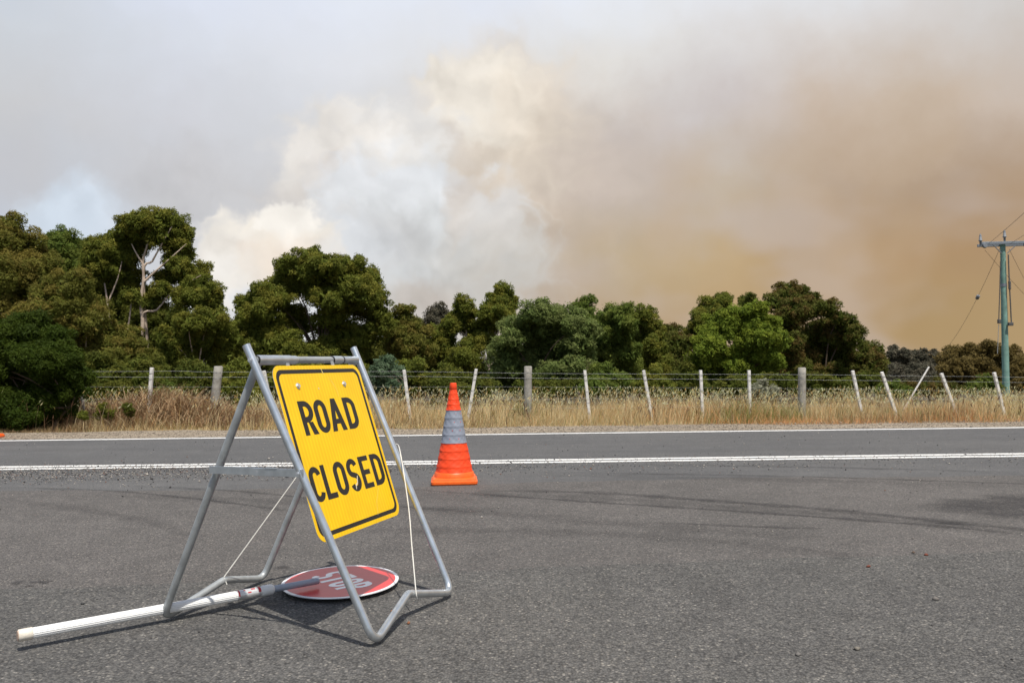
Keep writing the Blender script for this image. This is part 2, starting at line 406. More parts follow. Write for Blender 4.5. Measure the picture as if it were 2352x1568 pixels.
X, Y = np.meshgrid(gx, gy); Z = ground_z(X, Y)
nx, ny = len(gx), len(gy)
idx = np.arange(nx*ny).reshape(ny, nx)
F = np.stack([idx[:-1, :-1], idx[:-1, 1:], idx[1:, 1:], idx[1:, :-1]], -1).reshape(-1, 4)
tag(link('ground', np_mesh('ground', np.stack([X, Y, Z], -1).reshape(-1, 3), F, smooth=True), MAT['soil']), kind='structure')

# litter-dark forest floor under the trees and scrub
m, n, b = mat('forest_litter'); P = n.new('ShaderNodeTexCoord').outputs['Object']
nz = n.noise(P, 3.0, 5, 0.65)
n.set(b, 'Base Color', n.ramp(nz.outputs[0], [(0.3, (0.022, 0.018, 0.012, 1)), (0.55, (0.050, 0.040, 0.024, 1)), (0.75, (0.075, 0.065, 0.032, 1))])); b.inputs['Roughness'].default_value = 0.95
fx = np.linspace(-80, 90, 86); fy_ = np.linspace(0, 1, 40)
FX, FT = np.meshgrid(fx, fy_); FY = (fence_y(np.clip(FX, -20, 30))+4.2+0.5*np.sin(FX*0.8)+0.3*np.sin(FX*2.1))*(1-FT)+100*FT
fi = np.arange(FX.size).reshape(FX.shape)
tag(link('forest_floor', np_mesh('forest_floor', np.stack([FX, FY, ground_z(FX, FY)+0.03], -1).reshape(-1, 3), np.stack([fi[:-1, :-1], fi[:-1, 1:], fi[1:, 1:], fi[1:, :-1]], -1).reshape(-1, 4), smooth=True), m), kind='structure')
def sheet(name, near, far, z, material, x0=-60, x1=60, n=400):
    """flat sheet between two wavy edges near(x) and far(x)"""
    xs = np.r_[np.linspace(x0, -8, 40)[:-1], np.linspace(-8, 8, n), np.linspace(8, x1, 40)[1:]]
    V = np.r_[np.c_[xs, [near(x) for x in xs], np.full(len(xs), z)], np.c_[xs, [far(x) for x in xs], np.full(len(xs), z)]]
    m_ = len(xs); F = [(i, i+1, m_+i+1, m_+i) for i in range(m_-1)]
    return tag(link(name, np_mesh(name, V, F), material), kind='structure')
def wob(x, a, s, ph=0): return a*(math.sin(x*s+ph)+0.6*math.sin(x*s*2.7+ph*1.7+1)+0.35*math.sin(x*s*7.1+ph*3))
def seam(x):   # edge of the newer coarse seal in the foreground
    return 3.71+0.095*x+0.012*max(0, x)**2*0.2 + wob(x, 0.018, 2.1) - 0.06*math.exp(-((x+1.9)/0.5)**2)
sheet('road', lambda x: -40, lambda x: 10.93+wob(x, 0.03, 1.7), 0.000, MAT['road'])
sheet('junction_pavement', lambda x: -38, lambda x: 6.35+0.12*math.sin(x*0.6)+wob(x, 0.04, 1.3), 0.004, MAT['junction'])
sheet('apron_pavement', lambda x: -36, seam, 0.008, MAT['apron'])
sheet('gravel_shoulder', lambda x: 10.90+wob(x, 0.02, 2.6, 2), lambda x: 12.0+wob(x, 0.10, 0.9)-0.02*x, -0.004, MAT['shoulder'])
def line_mark(name, y, width, z, brk=()):
    xs = np.linspace(-40, 40, 640); V = []; F = []
    for x in xs:
        e = wob(x, 0.004, 5.1, y)
        V += [(x, y-width/2+e, z), (x, y+width/2+e*0.6, z)]
    F = [(2*i, 2*i+2, 2*i+3, 2*i+1) for i in range(len(xs)-1)]
    return tag(link(name, np_mesh(name, V, F), MAT['line']), kind='structure')
line_mark('edge_line', 10.74, 0.135, 0.004)
line_mark('centre_line', 7.86, 0.115, 0.004)
line_mark('centre_line', 7.68, 0.115, 0.004)
def strip(name, pts, width, z, material):
    pts = smooth_path([(p[0], p[1], z) for p in pts], 14); V = []
    for i, p in enumerate(pts):
        a = pts[max(i-1, 0)]; c = pts[min(i+1, len(pts)-1)]; t = (c-a).normalized(); nn = Vector((-t.y, t.x, 0))
        ww = width*(0.75+0.25*math.sin(i*0.9)+0.12*math.sin(i*2.3))
        V += [p-nn*ww, p-nn*ww*0.25, p+nn*ww*0.25, p+nn*ww]
    F = [(4*i+k, 4*i+4+k, 4*i+5+k, 4*i+1+k) for i in range(len(pts)-1) for k in range(3)]
    e = np.minimum(1, np.minimum(np.arange(len(pts)), np.arange(len(pts))[::-1])/10)
    C_ = np.stack([0*e, e, e, 0*e], 1).reshape(-1, 1)*np.ones((1, 3))
    return tag(link(name, np_mesh(name, [tuple(v) for v in V], F, C_), material), kind='structure')
for k, (pp, wd) in enumerate([
        ([(1090, 1128), (1350, 1132), (1620, 1150), (1900, 1172), (2352, 1218), (2700, 1260)], 0.10),
        ([(900, 1122), (1300, 1150), (1700, 1176), (2100, 1205), (2352, 1228)], 0.06),
        ([(1480, 1200), (1760, 1212), (1900, 1216)], 0.05),
        ([(1250, 1085), (1700, 1092), (2050, 1102), (2500, 1118)], 0.045),
        ([(0, 1120), (250, 1128), (480, 1150), (700, 1180)], 0.05),
        ([(300, 1116), (560, 1130), (800, 1155), (1100, 1178)], 0.05),
        ([(1500, 1068), (1900, 1074), (2352, 1086)], 0.05)]):
    strip('tyre_mark', [on_z(*p) for p in pp], wd, 0.0065, MAT['tyre'])
for pp, wd in (([(900, 1135), (1300, 1142), (1700, 1168), (2100, 1200), (2500, 1245)], 0.20), ([(200, 1140), (600, 1150), (1000, 1170), (1500, 1210), (1950, 1240)], 0.18), ([(1200, 1090), (1700, 1100), (2352, 1118)], 0.22), ([(-50, 1140), (300, 1190), (500, 1260)], 0.12), ([(700, 1220), (1200, 1222), (1700, 1250), (2352, 1330)], 0.16)):
    strip('tyre_mark', [on_z(*p) for p in pp], wd, 0.0058, MAT['tyre_soft'])
def blot(name, x, y, rx, ry, z, material, sd_=0):
    c = on_z(x, y); r_ = random.Random(sd_); n_ = 40
    ph = [r_.uniform(0, 6.28) for _ in range(4)]
    sxm = rx*c[1]/FPX; sym = ry*c[1]**2/(FPX*CAM_H)
    V = [(c[0], c[1], z)]; Cb = [1.0]
    for k, i in [(k, i) for k in (0.62, 1.0) for i in range(n_)]:
        a = 2*math.pi*i/n_; Cb.append(1.0 if k < 1 else 0.0); q = k*( 1+0.16*math.sin(2*a+ph[0])+0.11*math.sin(3*a+ph[1])+0.07*math.sin(7*a+ph[2])+0.04*math.sin(13*a+ph[3]))
        V.append((c[0]+sxm*q*math.cos(a), c[1]+sym*q*math.sin(a), z))
    return tag(link(name, np_mesh(name, V, [(0, i+1, (i+1) % n_+1) for i in range(n_)]+[t for i in range(n_) for t in ((i+1, n_+i+1, n_+(i+1) % n_+1), (i+1, n_+(i+1) % n_+1, (i+1) % n_+1))], np.array(Cb)[:, None]*np.ones((1, 3))), material), kind='structure')
blot('asphalt_patch', 2340, 1165, 190, 36, 0.0062, MAT['darkpatch'], 1)
blot('asphalt_patch', 2190, 1203, 42, 4, 0.0062, MAT['darkpatch'], 2)
for i, (x, y, rx, ry) in enumerate([(40, 1340, 18, 5), (105, 1338, 18, 4), (66, 1348, 10, 3), (82, 1339, 14, 3), (650, 1305, 18, 4), (2064, 1355, 9, 2)]):
    blot('oil_stain', x, y, rx, ry, 0.012 if y > 1352 else 0.0064, MAT['stain'], i+5)
strip('crack', [on_z(*p) for p in [(60, 1370), (150, 1366), (230, 1362), (290, 1353), (340, 1352)]], 0.007, 0.0125, MAT['stain'])

# ------------------------------------------------------------------ loose stones
ico = bmesh.new(); bmesh.ops.create_icosphere(ico, subdivisions=1, radius=1.0)
ICO_V0 = np.array([v.co for v in ico.verts]); ICO_F0 = np.array([[v.index for v in f.verts] for f in ico.faces]); ico.free()
OCT_V = np.array([(1, 0, 0), (-1, 0, 0), (0, 1, 0), (0, -1, 0), (0, 0, 1), (0, 0, -1)], float); OCT_F = np.array([(0, 2, 4), (2, 1, 4), (1, 3, 4), (3, 0, 4), (2, 0, 5), (1, 2, 5), (3, 1, 5), (0, 3, 5)])
def stones(name, pos, size, col, label, cat, kind='stuff'):
    ICO_V, ICO_F = (OCT_V, OCT_F) if kind == 'stuff' else (ICO_V0, ICO_F0)
    n_ = len(pos); V = []; Cc = []
    jit = rng.uniform(0.6, 1.25, (n_, len(ICO_V), 1)); sc3 = rng.uniform(0.7, 1.3, (n_, 1, 3))*np.array([1, 1, 0.62])
    V = ICO_V[None]*jit*sc3*size[:, None, None] + pos[:, None]
    V = V.reshape(-1, 3); F = (ICO_F[None]+np.arange(n_)[:, None, None]*len(ICO_V)).reshape(-1, 3)
    Cc = np.repeat(col, len(ICO_V), 0)
    return tag(link(name, np_mesh(name, V, F, Cc), MAT['stone']), label, cat, kind=kind)
def chip_cols(n_):
    t = rng.random(n_)[:, None]; d = np.array([0.035, 0.033, 0.032]); l_ = np.array([0.42, 0.38, 0.33]); r_ = np.array([0.22, 0.10, 0.06])
    c = np.where(t < 0.5, d*rng.uniform(0.7, 2.2, (n_, 1)), np.where(t < 0.94, l_*rng.uniform(0.5, 1.2, (n_, 1)), r_)); return c
nA = 9000
xa = rng.normal(-3.6, 2.0, nA); xa = np.where(rng.random(nA) < 0.25, rng.uniform(-6, 6, nA), xa)
ya = 7.45 + rng.normal(0, 0.33, nA) + 0.03*xa
stones('road_grit', np.c_[xa, ya, np.full(nA, 0.006)], rng.uniform(0.0026, 0.0072, nA)*np.where(rng.random(nA) < 0.03, 2.2, 1), chip_cols(nA), 'loose stone chips strewn along the double white centre line', 'gravel')
nB = 900
xb = rng.uniform(-6, 6, nB); yb = rng.uniform(2.0, 10.6, nB)
stones('scattered_grit', np.c_[xb, yb, np.full(nB, 0.010)], rng.uniform(0.002, 0.0065, nB)*(0.5+yb/10), chip_cols(nB), 'tiny stone chips scattered over the grey asphalt', 'gravel')
nC = 9000
xc = rng.uniform(-9, 9, nC); yc = 10.95+1.15*rng.random(nC)
cc = np.array([0.33, 0.275, 0.21])*rng.uniform(0.35, 1.35, (nC, 1))
stones('shoulder_stones', np.c_[xc, yc, np.full(nC, 0.0)], rng.uniform(0.003, 0.011, nC)*np.where(rng.random(nC) < 0.03, 2.2, 1), cc, 'pale crushed stones along the far road shoulder', 'gravel')
for (x, y, sz, c, lb) in [
        (2148, 1375, 0.013, (0.17, 0.155, 0.14), 'pale grey stone lying alone on the right foreground asphalt'),
        (2127, 1273, 0.013, (0.17, 0.05, 0.03), 'rust red stone on the asphalt seam at right'),
        (2098, 1267, 0.010, (0.10, 0.07, 0.05), 'small dark stone just left of the rust red stone at right'),
        (1995, 1300, 0.010, (0.17, 0.05, 0.03), 'small rust red stone below the seam in the right half'),
        (1968, 1488, 0.011, (0.19, 0.17, 0.14), 'pale stone near the bottom edge, right of the picture centre'),
        (1833, 1501, 0.011, (0.15, 0.14, 0.13), 'grey stone lowest on the coarse asphalt, left of a paler one'),
        (939, 1429, 0.008, (0.24, 0.10, 0.05), 'brown pebble in front of the sign stand foot, to the right'),
        (903, 1402, 0.009, (0.42, 0.20, 0.09), 'orange brown gravel chip beside the bent front foot tube'),
        (190, 1385, 0.008, (0.05, 0.05, 0.05), 'dark chip in front of the white pole at left')]:
    p = on_z(x, y, 0.012)
    stones('stone', np.array([[p[0], p[1], 0.012]]), np.array([sz]), np.array([c]), lb, 'stone', kind=None)

# ------------------------------------------------------------------ lettering (flat print)
def glyph(ch, t):
    """strokes of one sign letter in a cell of width w and height 1: a list of quad strips"""
    h = t/2; S = []
    def strip(pts, closed=False):
        P_ = [Vector((p[0], p[1])) for p in pts]; n_ = len(P_); L_, R_ = [], []
        for i in range(n_):
            a = P_[(i-1) % n_] if closed or i else P_[0]; c = P_[(i+1) % n_] if closed or i < n_-1 else P_[-1]
            d = (c-a).normalized(); nn = Vector((-d.y, d.x)); L_.append(P_[i]+nn*h); R_.append(P_[i]-nn*h)
        S.append((L_, R_, closed))
    def quad(a, b, c, d): S.append(([Vector(a), Vector(d)], [Vector(b), Vector(c)], False))
    def bar(x0, y0, x1, y1): quad((x0, y0), (x1, y0), (x1, y1), (x0, y1))
    def arc(cx, cy, rx, ry, a0, a1, n_=14): return [(cx+rx*math.cos(math.radians(a0+(a1-a0)*k/n_)), cy+ry*math.sin(math.radians(a0+(a1-a0)*k/n_))) for k in range(n_+1)]
    w_ = 0.50
    r = w_/2-h
    if ch == 'O': strip(arc(w_/2, 1-h-r*1.25, r, r*1.25, 0, 180)+arc(w_/2, h+r*1.25, r, r*1.25, 180, 360), True)
    elif ch == 'C': strip(arc(w_/2, 1-h-r*1.25, r, r*1.25, 12, 180)+arc(w_/2, h+r*1.25, r, r*1.25, 180, 348))
    elif ch == 'D': bar(0, 0, t, 1); strip([(t*0.98, 1-h)]+arc(w_-h-r*1.3, 1-h-r*1.3, r*1.3, r*1.3, 90, 0)+arc(w_-h-r*1.3, h+r*1.3, r*1.3, r*1.3, 0, -90)+[(t*0.98, h)])
    elif ch in 'RP':
        ym = 0.45; rb = (1-h-ym)/2
        bar(0, 0, t, 1); strip([(t*0.98, 1-h)]+arc(w_-h-rb*0.9, ym+rb, rb*0.9, rb, 90, -90, 18)+[(t*0.98, ym)])
        if ch == 'R': quad((w_-t*1.08, 0), (w_+0.02, 0), (w_-0.13+t*0.15, ym-h*0.9), (w_-0.13-t*0.9, ym-h*0.9))
    elif ch == 'A':
        w_ = 0.60; tt = t*1.12; quad((0, 0), (tt, 0), (w_/2+tt*0.36, 1), (w_/2-tt*0.5, 1)); quad((w_-tt, 0), (w_, 0), (w_/2+tt*0.5, 1), (w_/2-tt*0.36, 1)); bar(w_*0.27, 0.22, w_*0.73, 0.22+t*0.9)
    elif ch == 'L': w_ = 0.44; bar(0, 0, t, 1); bar(t*0.98, 0, w_, t*0.95)
    elif ch == 'E': w_ = 0.46; bar(0, 0, t, 1); [bar(t*0.98, y, w_*q, y+t*0.92) for y, q in ((0, 1), (0.5-t*0.46, 0.92), (1-t*0.92, 1))]
    elif ch == 'T': w_ = 0.48; bar(0, 1-t*0.95, w_, 1); bar(w_/2-h, 0, w_/2+h, 1-t*0.94)
    elif ch == 'S':
        ry = (1-2*h)/4; strip(arc(w_/2, 1-h-ry, r, ry, 20, 90, 7)+arc(w_/2, 1-h-ry, r, ry, 90, 235, 12)+arc(w_/2, h+ry, r, ry, 55, -90, 12)+arc(w_/2, h+ry, r, ry, -90, -160, 7))
    return S, w_
def letter(ch, w_m, h_m, material, parent, cx, cy, z, t=0.165):
    S, w_ = glyph(ch, t); mb = MB()
    for k, (L_, R_, cl) in enumerate(S):
        n_ = len(L_); zz = z+0.00006*k
        f = lambda p: ((p.x/w_-0.5)*w_m+cx, (p.y-0.5)*h_m+cy, zz)
        V = [f(p) for p in L_]+[f(p) for p in R_]; m_ = n_ if cl else n_-1
        Fq = []
        for i in range(m_):
            q = [i, n_+i, n_+(i+1) % n_, (i+1) % n_]; v = [Vector(V[j]) for j in q]
            Fq.append(q if (v[1]-v[0]).cross(v[2]-v[0]).z > 0 else q[::-1])
        mb.add(V, Fq)
    return mb.build('letter', material, parent)
def rounded(w_, h_, r, n=10):
    pts = []
    for cx, cy, a0 in ((w_/2-r, h_/2-r, 0), (-w_/2+r, h_/2-r, 90), (-w_/2+r, -h_/2+r, 180), (w_/2-r, -h_/2+r, 270)):
        for k in range(n+1):
            a = math.radians(a0+90*k/n); pts.append((cx+r*math.cos(a), cy+r*math.sin(a)))
    return pts

# ------------------------------------------------------------------ folding sign stand with its sign plate
PSI = 1.237
stand = empty('sign_stand', (-0.823*0.9, 3.482*0.9, 0.008), PSI)
tag(stand, 'folding galvanised steel sign stand holding the yellow ROAD CLOSED plate', 'sign stand')
HB, BW, FWD, RWD = 0.912, 0.698, 0.617, 0.585      # bar height, bar width, front / rear foot widths
DF, DR, TR_ = 0.420, 0.420, 0.0135
def frame_pts(sgn, half_top, half_foot, dist, ka, top_ext):
    """bent tube: leg, foot, raised V in the foot rail, foot, leg (front is -y)"""
    zf = TR_
    def dirv(x0, x1): return (Vector((x0, 0, HB)) - Vector((x1, sgn*dist, zf))).normalized()
    tl = Vector((-half_top, 0, HB)) + dirv(-half_top, -half_foot)*top_ext
    tr = Vector((half_top, 0, HB)) + dirv(half_top, half_foot)*top_ext
    fl = Vector((-half_foot, sgn*dist, zf)); fr = Vector((half_foot, sgn*dist, zf))
    k = Vector((0.0, sgn*dist, zf)) + (Vector((0, 0, HB))-Vector((0, sgn*dist, zf))).normalized()*ka
    return [tl, fl, k, fr, tr]
fp = frame_pts(-1, BW/2, FWD/2, DF, 0.082, 0.055)
mb = MB(); mb.tube(fillet(fp, [0.045, 0.05, 0.045], 10), TR_, 16); front = mb.build('front_frame', MAT['galv'], stand)
rp = frame_pts(1, BW/2-0.034, RWD/2, DR, 0.074, -0.004)
mb = MB(); mb.tube(fillet(rp, [0.045, 0.05, 0.045], 10), TR_, 16); rear = mb.build('rear_frame', MAT['galv_worn'], stand)
# cross bar: hollow tubes sleeved into each other
mb = MB(); mb.tube([(-BW/2+TR_, 0, HB), (BW/2-TR_, 0, HB)], 0.0125, 16); bar = mb.build('cross_bar', MAT['galv_worn'], stand)
for x0, x1, r in ((-BW/2+0.022, -0.135, 0.0165), (-0.135, -0.10, 0.0150), (0.145, 0.215, 0.0150), (0.220, BW/2-0.020, 0.0140)):
    mb = MB(); mb.tube([(x0, 0, HB), (x0+0.004, 0, HB), (x1-0.004, 0, HB), (x1, 0, HB)], [r*0.97, r, r, r*0.97], 16); mb.build('sleeve', MAT['galv'], bar)
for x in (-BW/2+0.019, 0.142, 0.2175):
    mb = MB(); mb.tube([(x-0.003, 0, HB), (x+0.003, 0, HB)], 0.0156, 16); mb.build('gap_ring', MAT['gap_shade'], bar)  # black rings: shade of the gaps between sleeves put into colour
for s in (-1, 1):
    mb = MB(); dv = (fp[0 if s < 0 else 4]-fp[1 if s < 0 else 3]).normalized()
    pc = Vector((s*BW/2, 0, HB))
    mb.disc(pc+Vector((s*TR_*0.9, 0, 0)), (s, 0, 0), 0.0085, 0.003, 14); mb.disc(pc+Vector((s*TR_*1.1, 0, 0)), (s, 0, 0), 0.0048, 0.0025, 6)
    mb.build('pivot_screw', MAT['alu'], stand)
# folding stay between the left legs: two flat bars with a rivet
zs = 0.545
def leg_at(pts, i0, i1, z):
    a, c = pts[i0], pts[i1]; t = (z-a.z)/(c.z-a.z); return a+(c-a)*t
pf = leg_at(fp, 0, 1, zs); pr = leg_at(rp, 0, 1, zs)
out = Vector((-TR_-0.003, 0, 0))
a = pf+out; c_ = pr+out; mid = a.lerp(c_, 0.47)
stay = None
for i, (p, q, dx) in enumerate(((a, mid, 0.0), (mid, c_, -0.0035))):
    dd = (q-p); ang_ = math.atan2(dd.z, dd.y); R = Matrix.Rotation(ang_, 3, 'X')
    mb = MB(); mb.box((p+q)/2+Vector((dx, 0, 0)), (0.003, dd.length+0.03, 0.026), R, 0.0008)
    stay = mb.build('folding_stay', MAT['galv'], stand)
for p in (a, mid, c_):
    mb = MB(); mb.disc(p+Vector((-0.003, 0, 0)), (-1, 0, 0), 0.007, 0.003, 12); mb.disc(p+Vector((-0.006, 0, 0)), (-1, 0, 0), 0.0045, 0.0022, 12); mb.build('rivet', MAT['alu'], stand)
mb = MB(); mb.box(mid+Vector((-0.0045, -0.055, 0.014)), (0.012, 0.045, 0.0025), None, 0.0006); mb.build('stay_catch', MAT['galv'], stand)
# tether cords from mid leg to foot rail
pfr = leg_at(fp, 4, 3, 0.575); kf = fp[2].lerp(fp[3], 0.10)+Vector((0, 0, TR_))
mb = MB(); mb.tube(smooth_path([pfr+Vector((0.012, -0.012, 0)), pfr+Vector((0.010, -0.030, -0.03)), pfr.lerp(kf, 0.45)+Vector((0.004, -0.03, 0)), pfr.lerp(kf, 0.72)+Vector((0.0, -0.022, 0)), kf+Vector((0.0, -0.012, 0.004)), kf+Vector((0.002, -0.016, -0.03))], 6), 0.0022, 8); mb.build('tether_cord', MAT['cord'], stand)
prr = leg_at(rp, 4, 3, 0.56); kr = rp[2]+Vector((-0.005, -0.004, TR_))
mb = MB(); mb.tube([prr+Vector((-0.012, -0.008, 0)), kr+Vector((0, 0, 0)), kr+Vector((0, -0.013, -0.028))], 0.0022, 8); mb.build('tether_cord', MAT['cord'], stand)

# the plate: local frame  x along the bar, y up the plate, z out of its face
SW, SH, TILT = 0.590, 0.615, 0.311
plate_m = Matrix.Translation((0.0126, -0.020, HB-0.0198)) @ Matrix.Rotation(math.pi/2-TILT, 4, 'X') @ Matrix.Translation((0, -SH/2, 0))
mb = MB(); pts = rounded(SW, SH, 0.045)
n_ = len(pts)
mb.add([(x, y, 0.0) for x, y in pts]+[(x, y, -0.0016) for x, y in pts],
       [tuple(range(n_)), tuple(reversed(range(n_, 2*n_)))]+[(i, n_+i, n_+(i+1) % n_, (i+1) % n_) for i in range(n_)])
plate = mb.build('sign_plate', MAT['yellow'], stand); plate.matrix_local = plate_m
plate.data.materials.append(MAT['alu'])
for p in plate.data.polygons: p.material_index = 0 if p.normal.z > 0.5 else 1
plate['label'] = 'yellow rounded square plate with ROAD CLOSED in black and a black border'
b0 = rounded(SW-0.030, SH-0.030, 0.036); b1 = rounded(SW-0.060, SH-0.060, 0.026)
mb = MB(); mb.add([(x, y, 0.0003) for x, y in b0]+[(x, y, 0.0003) for x, y in b1], [(i, (i+1) % n_, n_+(i+1) % n_, n_+i) for i in range(n_)])
mb.build('border', MAT['black'], plate)
def uv(u, v): return ((u-0.5)*SW, (0.5-v)*SH)
for row, v0, v1 in (([('R', .163, .300), ('O', .316, .455), ('A', .466, .637), ('D', .664, .805)], 0.211, 0.412),
                    ([('C', .072, .196), ('L', .206, .320), ('O', .333, .466), ('S', .488, .620), ('E', .645, .766), ('D', .796, .932)], 0.588, 0.787)):
    for ch, u0, u1 in row:
        cx, cy = uv((u0+u1)/2, (v0+v1)/2)
        letter(ch, (u1-u0)*SW, (v1-v0)*SH, MAT['black'], plate, cx, cy, 0.0004)
for u, v in ((0.220, 0.122), (0.749, 0.124)):
    x, y = uv(u, v)
    mb = MB(); mb.disc((x, y, 0.0), (0, 0, 1), 0.011, 0.0015, 18); mb.disc((x, y, 0.0015), (0, 0, 1), 0.0075, 0.005, 6); mb.build('bolt', MAT['alu'], plate)
for u in (0.19, 0.693):
    x, y = uv(u, 0.0)
    mb = MB(); mb.box((x, y+0.006, -0.0045), (0.020, 0.050, 0.003), None, 0.0005); mb.build('hanger', MAT['galv_worn'], plate)
def scratch(pts, wd, material):
    P_ = [Vector((*uv(*p), 0.0007)) for p in pts]; V = []
    for i, p in enumerate(P_):
        a = P_[max(i-1, 0)]; c = P_[min(i+1, len(P_)-1)]; t = (c-a).normalized(); nn = Vector((-t.y, t.x, 0)); V += [p-nn*wd/2*(0.4+0.6*(i % 2)), p+nn*wd/2]
    mb = MB(); mb.add(V, [(2*i, 2*i+2, 2*i+3, 2*i+1) for i in range(len(P_)-1)]); mb.build('scratch', material, plate)
MAT['scuff'] = plain('bare_scuff', (0.72, 0.66, 0.50), 0.6)
MAT['scuff_y'] = plain('pale_scratch', (0.86, 0.70, 0.25), 0.6)
scratch([(0.588, 0.695), (0.575, 0.72), (0.57, 0.735), (0.545, 0.75), (0.535, 0.772)], 0.006, MAT['scuff'])
scratch([(0.582, 0.078), (0.61, 0.11), (0.638, 0.158), (0.64, 0.20)], 0.0016, MAT['scuff_y'])
scratch([(0.52, 0.02), (0.535, 0.055)], 0.004, MAT['scuff_y'])
scratch([(0.80, 0.80), (0.73, 0.88), (0.70, 0.96)], 0.0012, MAT['scuff_y'])
scratch([(0.43, 0.14), (0.435, 0.145), (0.44, 0.147)], 0.004, MAT['scuff'])

# ------------------------------------------------------------------ stop bat lying on the road
bat = empty('stop_bat', tuple(on_z(782, 1333, 0.008)))
tag(bat, 'round red STOP bat on a white ribbed pole lying under the sign stand', 'stop sign')
bat.location.z = 0.0
B0 = Vector(on_z(45, 1495)) + Vector(SUN)*0.066         # free end of the pole, a little off the ground
B0.z = 0.058
DC = Vector(on_z(782, 1333, 0.034))
ax = (DC-B0); ax.z = 0; ax.normalize()
px_ = Vector((ax.y, -ax.x, 0))
root = bat.location
tipd = Vector(on_z(731, 1333, 0.055)); 
axp = (tipd-B0).normalized()
L = (tipd-B0).length
def bp_(t): return B0+axp*t-root
# disc: local x = reading direction, y = up the bat, z = face
dn_ = 0.036
Rm = Matrix((( px_.x, ax.x, 0), (px_.y, ax.y, 0), (px_.z, ax.z, 1))).to_4x4()
disc_m = Matrix.Translation(DC-root) @ Matrix.Rotation(0.03, 4, 'X') @ Rm
mb = MB(); RD = 0.232
mb.tube([(0, 0, -0.003), (0, 0, 0)], RD, 72)
dsc = mb.build('disc', MAT['sign_white'], bat); dsc.matrix_local = disc_m
mb = MB(); nn_ = 72; mb.add([(0.219*math.cos(2*math.pi*i/nn_), 0.219*math.sin(2*math.pi*i/nn_), 0.0004) for i in range(nn_)], [tuple(range(nn_))])
mb.build('red_field', MAT['sign_red'], dsc)
for k, ch in enumerate('STOP'):
    letter(ch, 0.061, 0.150, MAT['sign_white'], dsc, 0.004+(k-1.5)*0.072, 0.004, 0.0009, 0.18)
mb = MB(); t1 = L-0.215
mb.tube([bp_(0.03), bp_(t1-0.01)], 0.0168, 36, True, 0.035); pole = mb.build('pole', MAT['white_paint'], bat)
mb = MB(); mb.tube([bp_(-0.002), bp_(0.0), bp_(0.036), bp_(0.038)], [0.0180, 0.0192, 0.0195, 0.0188], 24); capo = mb.build('end_cap', MAT['cap'], pole)
mb = MB(); mb.tube([bp_(-0.0045), bp_(-0.002)], [0.0150, 0.0172], 24); mb.build('cap_face', MAT['cap_end'], capo)
mb = MB(); mb.tube([bp_(t1-0.112), bp_(t1-0.022)], 0.0178, 24); lab = mb.build('label_band', MAT['silver_label'], pole)
upv = (Vector((0, 0, 1))-axp*axp.z).normalized(); sdv = axp.cross(upv)
def band_patch(t0, t1_, a0, a1, name='print'):
    V = []; n_ = 6
    for t in (t0, t1_):
        for k in range(n_+1):
            a = math.radians(a0+(a1-a0)*k/n_); V.append(bp_(t)+(upv*math.cos(a)+sdv*math.sin(a))*0.0181)
    mb = MB(); mb.add(V, [(k, k+1, n_+2+k, n_+1+k) for k in range(n_)]); mb.build(name, MAT['red_print'], lab)
band_patch(t1-0.034, t1-0.024, -20, 80); band_patch(t1-0.110, t1-0.104, -40, 90); band_patch(t1-0.075, t1-0.062, 55, 70); band_patch(t1-0.060, t1-0.045, 10, 32); band_patch(t1-0.090, t1-0.082, 15, 30)
mb = MB(); mb.tube([bp_(t1-0.016), bp_(t1-0.014), bp_(t1+0.022), bp_(t1+0.030)], [0.0185, 0.0200, 0.0198, 0.0155], 24); mb.build('collar', MAT['white_paint'], pole)
mb = MB(); mb.tube([bp_(t1), bp_(L-0.006), bp_(L), bp_(L+0.003)], [0.0125, 0.0125, 0.0115, 0.007], 20); tip = mb.build('inner_tube', MAT['grey_tube'], bat)
mb = MB(); mb.disc(bp_(L-0.022)+upv*0.0118, upv, 0.0042, 0.0014, 10); mb.build('fixing_screw', MAT['galv_worn'], tip)

